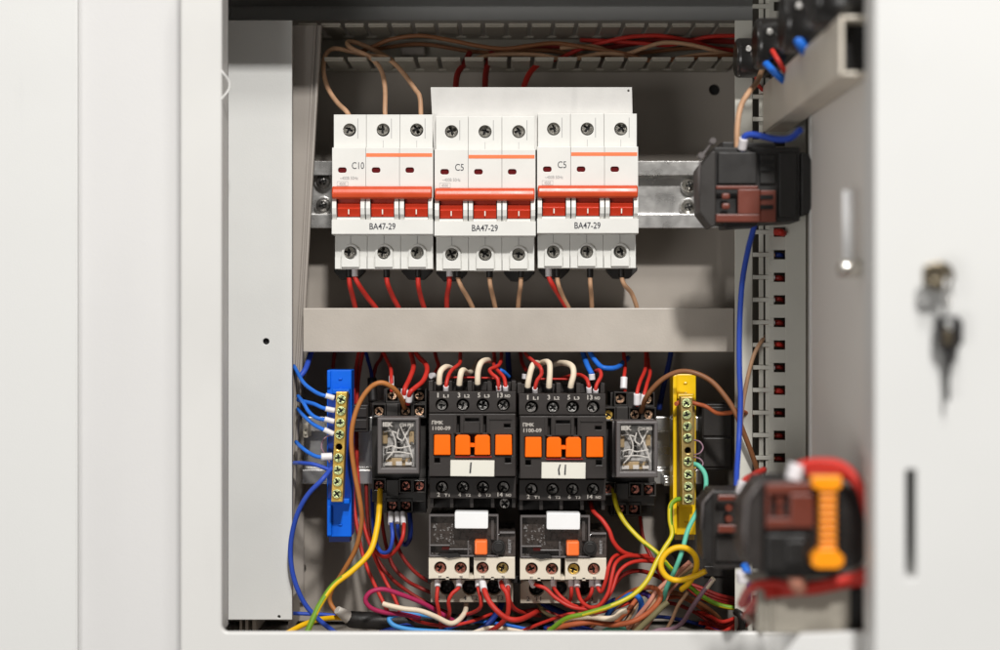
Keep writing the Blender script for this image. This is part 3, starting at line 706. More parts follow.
# ---- U channels on the door
ch = thing('support_channel', 'upper grey metal channel running forward from the duct towards the camera', 'bracket', (140, -110, 100), 'metal channels fixed to the open door')
x0, x1, z0, z1, t = 137.0, 149.6, 100.5, 125.0, 1.8
m = MB(); m.box(x0, x0+t, -211, -8, z0, z1); m.box(x0+t, x1, -211, -8, z1-t, z1-.05); m.box(x0+t, x1, -211, -8, z0+.05, z0+t)
obj('channel_body', m, 'channel_metal', ch, bevel=1.0, segs=3)
obj('channel_shade', MB().box(x0+t+.1, x1, -200, -10, z0+t+.1, z1-t-.1), 'void_black', ch)  # black core put in as the shade inside the hollow channel
ch2 = thing('support_channel', 'lower grey metal channel beneath the blurred switch with the orange strip', 'bracket', at(800, 634, -190), 'metal channels fixed to the open door')
m = MB(); a = at(757, 634, -190); b = at(866, 586, -190)
m.box(a.x, b.x, -190, -188, a.z, b.z); m.box(a.x, b.x, -188, -150, b.z-2, b.z-.05); m.box(a.x, b.x, -188, -150, a.z+.05, a.z+2)
m.pbox(762, 765, 592, 630, -192, -190); m.pbox(771, 774, 590, 628, -192, -190)
obj('channel_body', m, 'duct_grey', ch2, bevel=.8, segs=3)
obj('channel_end_shade', MB().pbox(852, 880, 588, 640, -194, -187), 'void_black', ch2, bevel=2)  # black box painted in for the shaded open end

# ---- upper switch contact block
sw = thing('switch_block', 'blurred black and brown switch contact block right of the breakers', 'switch', at(755, 225, -64), 'black switch blocks on the open door')
m = MB(); m.prism([(714, 147), (800, 147), (800, 221), (736, 224), (714, 222)], -60, -32)
m.prism([(722, 141.5), (776, 143), (776, 148), (722, 148)], -56, -34); m.prism([(724, 222), (757, 222), (757, 226), (724, 228)], -58, -36)
m.prism([(718, 152), (757, 152), (757, 184), (718, 184)], -63, -60); m.prism([(760, 154), (776, 154), (776, 184), (760, 184)], -61.5, -60)
m.prism([(779, 152), (797, 152), (797, 217), (779, 217)], -61.5, -60)
obj('block_body', m, 'black_plastic', sw, bevel=.6)
obj('end_cap', MB().prism([(801, 152), (809, 154), (813, 162), (813, 206), (809, 214), (801, 216)], -60, -34), 'black_plastic', sw, bevel=.8)
m = MB(); m.prism([(698.5, 168), (712, 151), (716, 151), (716, 226), (711, 227), (699.5, 212)], -64, -40); obj('end_plate', m, 'charcoal_low', sw, bevel=.6)
m = MB(); m.tube([at(713, 141, -64), at(701, 157, -66), at(699, 170, -65.5), at(699, 196, -65.5)], .55, 8); m.pcyl(713, 140.5, -66, -61, 1.5); m.pcyl(701.5, 155, -67, -62, 1.5)
obj('clear_edge', m, 'relay_frame', sw)
m = MB().pbox(716, 758, 185.5, 189, -66.2, -64).pbox(738, 760, 189, 214, -66.2, -64).pbox(716, 760, 214, 222, -66.2, -64).pbox(760, 776, 190, 222, -64, -61)
obj('brown_strip', m, 'brown_plastic', sw, bevel=.5)
m = MB().pbox(722, 730, 193, 199, -66.2, -64).pbox(722, 730, 203, 209, -66.2, -64); obj('contact_screw', m, 'brown_plastic', sw, bevel=.8)
m = MB()
for y in (160, 167): m.pbox(760, 774, y, y+3.5, -63, -61.8)
for y in (195, 205): m.pbox(760, 773, y, y+4, -65, -63.8)
obj('terminal_slot', m, 'void_black', sw)
# ---- lower switch blocks
s2 = thing('switch_block', 'smaller blurred black switch block between yellow busbar and orange strip', 'switch', at(728, 572, -90), 'black switch blocks on the open door')
m = MB(); m.prism([(712, 491), (750, 491), (750, 568), (716, 570), (708, 562), (708, 500)], -90, -62); m.prism([(716, 536), (748, 536), (748, 562), (716, 562)], -92, -90)
obj('block_body', m, 'charcoal_low', s2, bevel=.7)
m = MB().prism([(701, 506), (709, 494), (713, 494), (713, 566), (703, 560)], -95, -70); obj('end_plate', m, 'black_plastic', s2, bevel=.6)
m = MB(); m.tube([at(714, 490, -96), at(703, 503, -97), at(701.5, 530, -96)], .6, 8); obj('clear_edge', m, 'relay_frame', s2)
m = MB().pbox(718, 748, 495, 501, -97, -94.8).pbox(718, 748, 525, 533, -97, -94.8).pbox(738, 748, 501, 525, -97, -94.8); obj('brown_strip', m, 'brown_plastic', s2, bevel=.5)
obj('contact_screw', MB().pcyl(729, 508, -97, -94.8, 1.6).pcyl(729, 519, -97, -94.8, 1.6), 'brown_plastic', s2)
s3 = thing('switch_block', 'larger blurred black switch block holding the orange strip', 'switch', at(805, 580, -200), 'black switch blocks on the open door')
m = MB(); m.prism([(762, 482), (838, 479), (838, 577), (768, 579), (762, 570)], -205, -168)
m.prism([(838, 486), (858, 490), (872, 502), (873, 548), (860, 566), (838, 574)], -202, -172)
m.prism([(766, 534), (808, 534), (808, 572), (766, 572)], -208, -205); m.prism([(786, 540), (806, 540), (806, 566), (786, 566)], -210, -208)
obj('block_body', m, 'black_plastic', s3, bevel=.9)
m = MB().prism([(744, 506), (757, 486), (763, 484), (763, 576), (752, 570), (745, 556)], -209, -178); obj('end_plate', m, 'charcoal', s3, bevel=.9)
m = MB(); m.tube([at(762, 480, -210), at(747, 500, -211), at(744.5, 530, -210), at(746, 552, -209)], .8, 8); obj('clear_edge', m, 'relay_frame', s3)
m = MB().prism([(766, 484), (814, 482), (814, 494), (766, 495)], -209, -204.8); m.prism([(790, 494), (814, 494), (814, 528), (790, 528)], -209, -204.8)
m.prism([(766, 518), (790, 518), (790, 528), (766, 529)], -209, -204.8); m.prism([(766, 496), (770, 496), (770, 518), (766, 518)], -209, -204.8)
obj('brown_strip', m, 'brown_plastic', s3, bevel=.5)
m = MB().pcyl(780, 502, -208, -205, 1.6).pcyl(780, 512, -208, -205, 1.6); obj('contact_screw', m, 'brown_plastic', s3)
m = MB(); m.prism([(812, 476), (842, 476), (842, 487), (837, 491), (820, 491), (812, 487)], -213, -205.2); m.prism([(820, 549), (836, 549), (844, 557), (844, 565), (838, 569), (818, 569), (812, 566), (812, 557)], -213, -205.2)
m.prism([(822, 490), (835, 490), (835, 550), (822, 550)], -209, -205.2)
for k in range(8): m.prism([(819.5, 494+k*7.1), (837, 494+k*7.1), (837, 498.6+k*7.1), (819.5, 498.6+k*7.1)], -212, -205.2)
obj('orange_strip', m, 'spring_orange', s3, bevel=.5)
# ---- push button backs at the top right
for i, (x0, x1, y0, y1, d, l) in enumerate(((737.5, 792, 35, 75, -30, 'lowest black push button back at the top right, nearest the flat duct flange'), (758, 830, 14, 66, -75, 'second black push button back from the left, with a glint'),
                                         (786, 866, -16, 48, -135, 'third black push button back, cut by the top edge of the photo'), (816, 890, -36, 24, -195, 'nearest black push button back in the top right corner'))):
    tq = thing('push_button_back', l, 'push button', at((x0+x1)/2, y1, d), 'push button backs on the open door')
    a = at(x0, y1, d); b = at(x1, y0, d); r = (b.z-a.z)/2; yc = d+r*.9; zc = (a.z+b.z)/2
    m = MB(); pr = [(0, r-2.2), (.3, r-1.1), (1.0, r-.4), (2.0, r), (b.x-a.x, r)]
    for q in range(4): m.tube([(a.x+pr[q][0], yc, zc), (a.x+pr[q+1][0], yc, zc)], pr[q][1], 36, 0, q in (0, 3), pr[q+1][1])
    obj('button_body', m, 'button_black', tq)
    m = MB(); cz = zc+r*.3; m.cyl((a.x+5.5, yc-r*1.08, cz), (a.x+5.5, yc-r*.6, cz), 1.7, 16); obj('contact_screw', m, 'steel', tq, bevel=.4)
    m = MB(); m.tube([(a.x+11+(b.x-a.x-14)*.5, yc, zc), (a.x+14.5+(b.x-a.x-14)*.5, yc, zc)], r*1.05, 36); obj('clamp_ring', m, 'button_black', tq)

# ================================================================== wires
G = 'loose coloured wires inside the cabinet'
R = 1.04
# ---- blue wires to the blue busbar
g = 'blue wires into the blue busbar'
wire('topmost blue wire reaching the blue busbar from behind the lid', 'w_blue', R, [(294, 366, 20), (303, 382, 0), (313, 390.5, -6), (322, 395, -10), (332, 397, -9)], [((325.5, 395.5, -10), (334, 398, -9))], g)
wire('second blue wire from the top into the blue busbar', 'w_blue', R, [(298, 400, 10), (304, 401.5, 0), (314, 404, -6), (323, 408, -9), (333, 410, -9)], [((325.5, 408.7, -10), (334.5, 410.5, -9))], g)
wire('third blue wire curving down into the blue busbar', 'w_blue', R, [(298, 396, 10), (303.5, 403, -2), (309, 412, -6), (317, 418, -9), (332, 421, -9)], [((324.5, 419, -10), (334, 421.5, -9))], g)
wire('fourth blue wire slanting into the blue busbar', 'w_blue', R, [(298, 409, 10), (304, 416, -2), (313, 424, -6), (322, 429, -9), (332, 433, -9)], [((324, 429.5, -10), (333.5, 434, -9))], g)
wire('blue wire above the empty busbar hole with a thick white ferrule', 'w_blue', R, [(296, 442, 10), (301, 447, -2), (310, 453.5, -6), (319, 457, -9), (332, 457, -9)], [((321, 457, -10), (332, 456.5, -9), 2.0)], g)
wire('lowest blue wire going level into the blue busbar', 'w_royal', R, [(294, 463, 5), (301, 463, -3), (314, 464.5, -8), (330, 470, -8)], (), g)
wire('long blue wire looping down from the blue busbar past the round hole', 'w_royal', 1.3, [(332, 468, -8), (322, 480, -14), (307, 496, -12), (296, 518, -8), (290.5, 547, -4), (293, 575, -2), (303, 601, 0), (318, 619, 2), (342, 638, 6)], (), G)
wire('dark blue wire stub high up behind the leaning lid', 'w_royal', 1.5, [(300, 377, 10), (306, 368, 14), (312, 350, 30), (318, 340, 45)], (), G)
wire('thin blue wire running level along the cabinet floor at left', 'w_royal', 1.0, [(280, 613, 20), (305, 614, 20), (328, 615, 20), (348, 618, 22)], (), G)
wire('thin grey loop of wire hanging behind the blue busbar', 'w_mauve', .45, [(333, 434, 2), (325, 438, 0), (321.5, 446, -2), (324, 453, -2), (330, 463, 0)], (), G)
# ---- brown, yellow and cable on the left
wire('long brown wire arching from the left relay down to the black cable', 'w_brown', 1.3, [(405, 408, 8), (400, 396, -2), (391, 386.5, -8), (380, 382.8, -10), (369, 389, -10), (359, 404, -10), (352.5, 425, -10), (351.5, 448, -8), (355, 475, -5), (360, 502, -2), (361.5, 522, 2), (356, 548, 8), (343, 572, 15), (332, 590, 20), (330, 602, 22), (338, 614, 20), (346, 619, 18)], (), G)
wire('yellow and green wire running from the left relay down to the corner', 'w_yellow', 1.55, [(380, 490, 8), (379.5, 505, -2), (377, 528, -8), (370, 552, -14), (352, 571, -20), (334, 585, -24), (321, 603, -28), (313, 619, -32), (304, 640, -36)], (), G, stripe='w_green')
wire('short yellow wire entering the black cable at bottom left', 'w_yellow', 1.4, [(286, 634, -15), (303, 625, -5), (318, 620, 5), (333, 618, 14), (346, 618, 18)], (), G)
cb = MB(); cb.tube(spline([at(352, 619.5, 18), at(356, 620, 16), at(380, 621, 15), at(420, 621, 15), at(470, 624, 18), at(540, 632, 25)]), 4.6, 18)
o = obj('cable', cb, 'cable_black'); tag(o, 'thick black cable lying on the cabinet floor, cut end at left', 'cable')
obj('torn_end', MB().tube(spline([at(337, 610, 10), at(343, 614, 12), at(349, 618, 16), at(356, 620, 16)]), 2.2, 10, r1=4.2), 'tape', o)
# ---- reds down the left
g = 'red wires hanging between blue busbar and left overload relay'
wire('red wire hanging beside the blue holder and bending to the magenta loop', 'w_red', R, [(362, 340, 50), (357, 362, 45), (353.5, 395, 40), (353, 440, 38), (353, 490, 36), (356, 520, 30), (362, 552, 22), (371, 577, 14), (384, 604, 6), (388, 612, 10)], (), g)
wire('dark red wire just right of the brown wire, ending at the cream wire', 'w_red', R, [(367, 340, 52), (361, 362, 46), (357, 400, 44), (357.5, 470, 40), (363, 520, 32), (372, 550, 24), (384, 578, 18), (394, 597, 14), (400, 612, 12)], (), g)
wire('dark red wire running behind the blue holder from the duct', 'w_darkred', R, [(336, 340, 55), (334, 358, 55), (333, 372, 55), (334, 400, 55)], (), g)
wire('dark red wire sweeping right to the foot of the left overload relay', 'w_darkred', R, [(366, 480, 45), (368, 520, 42), (374, 552, 35), (390, 577, 28), (410, 593, 20), (432, 606, 16), (450, 614, 16)], (), g)
wire('dark red wire curving under the left relay into the left overload relay', 'w_darkred', R, [(380, 500, 45), (384, 535, 36), (392, 564, 30), (406, 580, 26), (420, 588, 20), (436, 595, 20)], (), g)
wire('dark red wire with the tightest bend, entering beside the cream block', 'w_darkred', R, [(384, 490, 52), (390, 520, 45), (399, 550, 36), (411, 568, 30), (424, 579, 24), (440, 586, 22)], (), g)
wire('magenta wire folded into a narrow loop above the black cable', 'w_magenta', 1.25, [(455, 622, 6), (438, 612, 2), (422, 603, -2), (402, 595, -6), (384, 589.5, -9), (371, 592, -10), (365.5, 600, -10), (371, 608, -9), (384, 612.5, -7), (402, 614.5, -4), (420, 618, 0)], (), G)
wire('cream wire with a bare tip lying over the black cable', 'w_cream', 1.4, [(383, 604, -8), (390, 606, -9), (404, 609, -9), (420, 611, -8), (436, 617, -6), (450, 623.5, -4), (459, 620, 0), (465, 612, 8), (466.5, 603, 14)], (), G)
wire('light blue wire in a flat loop over the black cable', 'w_sky', 1.25, [(435, 617, 2), (418, 614.5, 0), (402, 614, -2), (392, 616.5, -4), (389, 620, -5), (395, 626, -6), (412, 630, -6), (440, 632, -4), (470, 634, 0)], (), G)
# ---- under the left relay
g = 'ferruled wires under the left relay'
wire('blue wire with white ferrule looping under the left relay', 'w_royal', R, [(391, 512, 12), (391.5, 524, 4), (392.5, 538, 0), (389, 551, 2), (381, 552, 8), (375.5, 540, 16), (373, 520, 28), (372, 490, 40)], [((390.5, 524, 4), (390.8, 512.5, 10))], g)
wire('short blue wire in the middle ferrule under the left relay', 'w_royal', R, [(397, 512, 14), (397.5, 524, 8), (398.5, 534, 14), (402, 542, 26), (404, 545, 40)], [((397.3, 523, 6), (397, 512.5, 10))], g)
wire('red wire with white ferrule looping under the left relay', 'w_red', R, [(403, 512, 12), (404, 524, 4), (402.5, 538, 0), (396, 550, 4), (386, 557, 10), (376, 552, 20), (370, 538, 32)], [((403.6, 524, 4), (402.6, 512.5, 10))], g)
wire('navy wire hanging short beneath the right foot of the left relay', 'w_navy', 1.3, [(409, 508, 26), (410.5, 525, 22), (410, 538, 24), (406, 545, 36)], (), g)
# ---- above the left relay
g = 'ferruled wires above the left relay'
wire('red wire into the upper left screw of the left relay', 'w_red', R, [(380, 344, 50), (386, 358, 38), (390.5, 368, 25), (391.3, 378, 14), (391.8, 392, 12)], [((391.3, 376.5, 16), (391.6, 387, 12))], g)
wire('inner red wire of the pair curving into the left relay', 'w_red', 1.35, [(408, 344, 50), (412, 357, 34), (413.3, 368, 20), (409, 380, 10), (404.5, 390, 2), (404, 402, 5)], [((404.4, 389, 3), (403.5, 399, 3))], g)
wire('outer red wire of the pair bowing right into the left relay', 'w_red', 1.35, [(411, 344, 50), (418, 356, 34), (425.5, 364, 22), (427, 371, 14), (423, 381, 6), (415, 388, 0), (410, 393, -2), (408, 404, 4)], [((410, 391.5, -1), (408.8, 402, 1))], g)
wire('dark red wire ducking behind the brown arch above the left relay', 'w_darkred', R, [(386, 344, 55), (381, 358, 50), (376, 366, 46), (373, 380, 45), (371, 400, 45)], (), g)
wire('navy wire dropping into a black sleeve above the left relay', 'w_navy', R, [(363, 340, 50), (368, 360, 44), (371.5, 374, 38), (373, 400, 36)], [((372, 378, 38), (373, 402, 36), 2.6, 'cable_black')], g)
# ---- above the left contactor
g = 'wires into the top of the left contactor'
wire('leftmost cream wire bent over the left contactor', 'w_cream', 1.6, [(439, 394, 4), (439.2, 383, 0), (440.5, 372, 0), (446, 367, 6), (452, 369, 20), (456, 372, 40)], [((439.2, 383.5, 0), (439, 393, 3), 1.9, 'cable_black')], g)
wire('second cream wire standing on the left contactor', 'w_cream', 1.6, [(459, 396, 4), (459.3, 384, 0), (461, 373, 0), (463.5, 370.3, 4), (468, 373, 18), (473, 370, 34), (478, 362, 48)], [((459.3, 384.5, 0), (459, 394, 3), 1.9, 'cable_black')], g)
wire('tallest cream wire hooked over to the right on the left contactor', 'w_cream', 1.6, [(477.5, 394, 4), (477.6, 383, 0), (478, 372, 0), (481, 363, 2), (487, 360.2, 14), (492, 361.5, 32)], [((477.6, 383.5, 0), (477.5, 393, 3), 1.9, 'cable_black')], g)
wire('red wire with a kink entering terminal one of the left contactor', 'w_red', R, [(461, 344, 50), (460.3, 356, 30), (459.5, 363.5, 14), (452, 370, 4), (448, 377, -1), (446, 387, -3), (445.8, 395, 2)], [((446, 386, -3), (445.8, 393, -1))], g)
wire('dark red wire ending in a sideways white ferrule left of the left contactor', 'w_red', R, [(433, 344, 55), (436, 357, 45), (438.5, 366, 36), (435, 373, 30)], [((434, 375.5, 26), (431, 375.8, 24), 1.6)], g)
wire('red wire looping left then into terminal thirteen of the left contactor', 'w_red', R, [(501, 344, 50), (501.5, 356, 30), (499, 365, 12), (490, 369.5, 4), (492, 374, -1), (497.5, 379, -3), (498.6, 388, -3), (499, 396, 2)], [((498.6, 386, -3), (498.8, 393, -1))], g)
wire('red wire beside the looping one in the left contactor, rightmost ferrule', 'w_red', R, [(493, 344, 50), (494.5, 358, 34), (494, 366, 16), (499, 372, 6), (504, 378, 0), (505.6, 387, -3), (505.6, 396, 2)], [((505.5, 386, -3), (505.6, 393, -1))], g)
wire('thin orange wire running level behind the cream wires on the left contactor', 'w_red', .55, [(446, 377.5, 10), (470, 377.5, 12), (500, 378.5, 12)], (), g)
wire('blue wire end curling behind the right side of the left contactor', 'w_blue', R, [(494, 362, 30), (499, 369, 16), (504, 372, 16), (509, 377, 20)], (), g)
wire('navy wire dropping from the duct between the two contactors', 'w_navy', 1.6, [(508, 340, 58), (508, 356, 56), (509, 372, 52), (510, 390, 50)], (), g)
# ---- above the right contactor
g = 'wires into the top of the right contactor'
wire('leftmost cream wire leaning right on the right contactor', 'w_cream', 1.6, [(527.5, 398, 4), (527.8, 386, 0), (529.5, 376, 0), (532.5, 366, 2), (536, 363, 12), (541, 364, 30)], [((527.8, 386.5, 0), (527.5, 395, 3), 1.9, 'cable_black')], g)
wire('second cream wire squarely bent over the right contactor', 'w_cream', 1.6, [(549, 398, 4), (549, 386, 0), (549.8, 374, 0), (549.5, 364.5, 2), (546.5, 361.8, 6), (541, 363.5, 20), (536, 368, 40)], [((549, 387, 0), (549, 395.5, 3), 1.9, 'cable_black')], g)
wire('rightmost cream wire hooked over to the left on the right contactor', 'w_cream', 1.6, [(570.3, 398, 4), (570.8, 386, 0), (573.5, 375, 0), (572.5, 367, 2), (567, 363.5, 8), (558.5, 363.2, 22), (552, 366, 44)], [((570.7, 387, 0), (570.3, 395.5, 3), 1.9, 'cable_black')], g)
wire('red wire crossing over the first cream wire of the right contactor', 'w_red', R, [(523, 344, 50), (526, 354, 30), (533, 361, 6), (540, 367, -4), (541.5, 374, -5), (537, 381, -5), (535, 389, -4), (535, 396, 2)], [((535, 388, -4), (535, 395, -1))], g)
wire('short dark red wire with white ferrule at the left corner of the right contactor', 'w_red', R, [(520, 348, 55), (522, 362, 40), (526, 370, 30)], [((525, 374, 26), (524.6, 379, 26), 1.6)], g)
wire('red wire coming level from behind the right cream wire into terminal thirteen', 'w_red', R, [(560, 379, 25), (573, 375.5, 14), (580, 375, 8), (586.5, 379, 0), (589, 387, -3), (589.3, 397, 2)], [((589, 387, -3), (589.2, 395, -1))], g)
wire('short red wire looping over into the rightmost ferrule of the right contactor', 'w_red', R, [(592, 380, 30), (595, 372, 14), (599.5, 370.5, 6), (601, 376, 0), (597, 384, -3), (595.6, 390, -3), (595.6, 398, 2)], [((595.8, 389.5, -3), (595.6, 395.5, -1))], g)
wire('thin orange wire level behind the cream wires on the right contactor', 'w_red', .55, [(536, 379, 12), (556, 379, 12), (575, 379.5, 12)], (), g)
wire('bright blue wire dropping to a white ferrule on the right contactor', 'w_blue', 1.5, [(580, 340, 40), (583.5, 354, 26), (587, 365, 14), (592, 374.5, 8)], [((591.6, 374, 8), (592.2, 380, 8), 1.7)], g)
wire('blue wire slanting down right then level behind the right contactor', 'w_blue', 1.4, [(586, 340, 30), (591, 354, 20), (599, 365, 14), (606, 368.2, 12), (618, 367, 18), (628, 358, 44)], (), g)
# ---- above the right relay
g = 'wires around the right relay'
wire('single red wire into the upper left screw of the right relay', 'w_red', R, [(623, 342, 50), (624, 356, 36), (625, 368, 24), (624, 379, 16), (625, 392, 16)], [((624, 377.5, 17), (623.5, 389, 15), 1.9)], g)
wire('left red wire of the pair into the right relay', 'w_red', R, [(645, 340, 54), (646, 358, 38), (645, 370, 22), (640, 382, 8), (637, 394, 2), (637.5, 406, 4)], [((637, 393.5, 2), (636.8, 405, 3), 1.8)], g)
wire('right red wire of the pair into the right relay', 'w_red', R, [(646, 340, 56), (648, 362, 36), (650, 373, 22), (647, 384, 8), (644.3, 395, 2), (643, 406, 4)], [((644.5, 394.5, 2), (643.4, 405, 3), 1.8)], g)
wire('navy wire slanting down behind the brown arch beside the right relay', 'w_navy', 1.5, [(672, 340, 60), (670, 358, 58), (664, 385, 56), (659, 410, 54)], (), g)
wire('brown wire arching from the right relay over the yellow busbar', 'w_umber', 1.35, [(641, 412, 8), (646, 398, -2), (655, 386, -6), (666, 377, -8), (680, 371.5, -10), (695, 373, -12), (711, 381, -14), (724, 395, -16), (735, 412, -17), (745, 436, -17), (756, 466, -14), (762, 490, -8)], (), g)
wire('orange brown wire leaving the yellow busbar towards the right', 'w_rust', 1.2, [(676, 404, -4), (684, 401, 2), (697, 404, 0), (707, 407, 0), (717, 413, -4), (728, 413, -10), (740, 411, -16), (752, 416, 0)], (), g)
for i, (y0, y1, l) in enumerate(((440, 455, 'upper'), (457, 470, 'lower'))):
    wire(f'thin grey strand in a small loop at the right of the yellow busbar, {l} one', 'w_mauve', .4, [(694, y0, -6), (700, y0+2, -8), (703, (y0+y1)/2, -8), (700, y1-2, -8), (694, y1, -6)], (), g)
wire('teal wire curving from the yellow busbar down through the yellow ring', 'w_teal', 1.25, [(691, 463.5, -6), (699, 466, -8), (705.5, 476, -10), (705, 492, -12), (698, 510, -14), (688, 530, -18), (681.5, 553, -24), (675, 570, -22), (667, 587, -14), (662, 602, -8), (648, 618, -4), (630, 634, 0)], (), G)
wire('yellow green wire falling from the yellow busbar and sweeping to bottom left', 'olive_yellow', 1.3, [(684, 499, -4), (676, 500, -6), (670.5, 506, -8), (670, 520, -10), (672, 535, -12), (664, 549, -15), (656.5, 562, -18), (647, 581, -22), (633, 595, -24), (611, 606, -26), (585, 614, -26), (566, 619, -24), (548, 632, -20)], (), G, stripe='w_green')
wire('yellow wire slanting from the right relay behind the yellow ring to the duct', 'olive_yellow', 1.25, [(613, 489, 12), (616, 504, 4), (624, 521, 0), (639, 538, -4), (657, 553, -8), (672, 570, -6), (688, 585, -2), (703, 597, 0), (722, 606, 0), (745, 608.5, 0), (760, 604, 4)], (), G, stripe='w_green')
wire('bright yellow wire wound into a ring with a free end', 'w_yellow', 1.5, [(681, 590, -10), (690, 582, -14), (696.5, 568, -20), (695, 556, -24), (686, 548.3, -26), (674, 548.5, -26), (664, 556, -26), (661, 567, -26), (667, 577, -26), (678, 580.5, -26), (693, 577, -28), (706, 571, -30)], (), G)
# ---- red loops, right overload relay
g = 'red wires looping out of the right overload relay'
fe = lambda x, y, d=-4: [((x, y, d), (x, y-6.5, d+2), 1.6)]
wire('leftmost red wire of the right overload relay, sweeping far right', 'w_red', R, [(532.5, 583, 2), (537, 585.5, -6), (546, 589, -8), (557, 599, -10), (573, 607.5, -12), (592, 609, -14), (603, 603, -14), (612, 590, -12), (619, 572, -8), (632, 562.5, -4), (650, 561.5, 4), (668, 566, 20)], [((533.6, 586, -4), (531, 580, 0), 1.6)], g)
wire('red wire from the second ferrule of the right overload relay', 'w_red', R, [(553, 582, 0), (554.5, 589, -4), (562, 598, -8), (574, 606, -8), (588, 608, -4), (600, 606, 6)], fe(553.5, 587), g)
wire('red wire dropping straight under the right overload relay', 'w_red', R, [(571, 580, 0), (571.5, 590, -4), (570.5, 599, 0), (566, 606, 14)], fe(571.3, 587), g)
wire('red wire making the widest U turn under the right overload relay', 'w_red', R, [(577, 580, 0), (577.5, 590, -6), (582, 602, -12), (592, 608, -16), (601, 604, -18), (608.5, 592, -18), (612, 576, -16), (616, 563, -12), (626, 556.5, -4), (642, 557, 6), (655, 560, 20)], fe(577.3, 587, -6), g)
wire('red wire curving left beneath the right overload relay', 'w_red', R, [(592, 580, 0), (592, 590, -4), (588.5, 598, -2), (581, 604, 8)], fe(592, 587), g)
wire('rightmost red wire rising steeply beside the right overload relay', 'w_red', R, [(597.5, 580, 0), (598, 588, -6), (601.5, 591.5, -8), (606, 580, -10), (609, 566, -10), (614, 557, -6), (624, 554, 2), (640, 556, 14)], fe(598, 587, -6), g)
wire('red wire running from the right contactor down into the red bundle', 'w_red', 1.2, [(590, 500, 10), (593, 511, 0), (602, 520, -4), (609, 530.5, -6), (613.5, 542, -6), (622, 551.5, -4), (634, 556, 2), (648, 556, 14)], (), g)
wire('dark red wire slanting behind the yellow wires right of the relay', 'w_darkred', R, [(640, 515, 30), (643, 538, 24), (650, 555, 18), (658, 570, 16), (668, 590, 20)], (), g)
wire('dark red wire bowed between the red loops and the floor', 'w_darkred', 1.2, [(612, 588, 10), (622, 576, 10), (636, 571, 14), (652, 574, 20), (668, 582, 24)], (), g)
# ---- red loops, left overload relay
g = 'red wires hanging out of the left overload relay'
wire('leftmost red wire of the left overload relay hanging straight', 'w_red', R, [(437.5, 580, 0), (437.6, 588, -6), (436.8, 600, -8), (439, 612, -6), (441, 626, 0), (440, 640, 8)], fe(437.6, 587, -6), g)
wire('second red wire of the left overload relay, bending left then down', 'w_red', R, [(460, 580, 0), (458.5, 588, -6), (452, 594, -8), (448.5, 602, -8), (449.5, 613, -4), (446, 624, 6)], fe(459, 587, -6), g)
wire('third red wire of the left overload relay curling back left', 'w_red', R, [(478, 580, 0), (478.5, 589, -6), (481, 600, -8), (480, 608, -6), (472, 613, 2), (460, 616, 14)], fe(478.3, 587, -6), g)
wire('bright red wire sweeping right from the left overload relay along the floor', 'w_red', 1.45, [(482.5, 580, -4), (484.3, 590, -12), (489, 601, -16), (497, 611, -18), (507, 618.5, -18), (518, 620, -16), (529, 616, -4), (540, 610, 16)], [((484, 590, -12), (482, 580, -6), 1.9)], g)
wire('red wire from the left overload relay crossing behind the bright one', 'w_red', 1.35, [(500.5, 580, 0), (502.5, 587, -6), (507, 594, -8), (508.5, 607, -8), (506, 618, -6), (496, 628, 0), (484, 634, 6)], [((502, 587, -5), (500.5, 580, 0), 1.6)], g)
wire('rightmost red wire of the left overload relay, fading to the right', 'w_red', R, [(506, 580, 0), (508, 587, -5), (509, 598, -4), (514, 608, 4), (524, 613, 14), (540, 616, 30)], [((507.8, 587, -5), (506, 580, 0), 1.6)], g)
wire('navy wire slanting across the floor under the left overload relay', 'w_navy', 1.6, [(503, 600, 20), (499, 610, 14), (491, 621, 8), (478, 632, 4), (465, 640, 2)], (), G)
wire('dark olive wire running low behind the left overload relay', 'w_olive', 1.2, [(420, 628, 20), (450, 622, 22), (490, 618, 30), (520, 617, 30)], (), G)
wire('blue wire along the floor under the left overload relay', 'w_royal', 2.0, [(380, 634, 6), (410, 626, 12), (440, 624, 22), (470, 628, 24)], (), G)
# ---- bottom centre tangle
g = 'tangle of wires on the cabinet floor at the right'
wire('bright blue wire bent into an arch at the bottom centre right', 'w_blue', 1.5, [(604, 622, 12), (611, 610, 4), (621, 601, -4), (631, 595, -8), (638, 597, -8), (641.5, 605, -6), (638, 618, 0), (634, 630, 6)], (), g)
wire('violet wire end beside the bright blue arch', 'w_violet', 1.5, [(636, 592, 6), (645, 593.5, 0), (651, 599, -2), (652, 606, 4)], (), g)
wire('cream wire with a bent tip lying below the yellow green wire', 'w_cream', 1.5, [(556, 622, 6), (572, 618.5, -4), (590, 617, -10), (606, 618.8, -12), (615, 617.5, -12), (621, 612.5, -12), (627, 611, -12)], (), g)
wire('orange brown wire folded back in a wide loop at bottom centre', 'w_rust', 1.45, [(548, 630, 0), (570, 625, -6), (592, 622.5, -8), (612, 625, -10), (632, 622, -12), (647, 614, -12), (658, 603, -12), (660.5, 594, -10), (653, 588, -6), (640, 589, 0), (628, 594, 8), (612, 604, 16)], (), g)
wire('rust coloured wire end inside the wide loop', 'w_rust', 1.3, [(610, 630, 6), (619, 620, 4), (627, 612, 2), (636, 600, 6), (640, 596, 14)], (), g)
wire('tan wire end beside the bright blue arch', 'w_tan', 1.3, [(615, 634, 8), (626, 622, 6), (634, 608, 6), (640, 600, 12)], (), g)
wire('teal wire lying low on the floor at bottom centre', 'w_teal', 1.5, [(596, 640, 0), (606, 631, -4), (618, 629, -6), (632, 632, -4)], (), g)
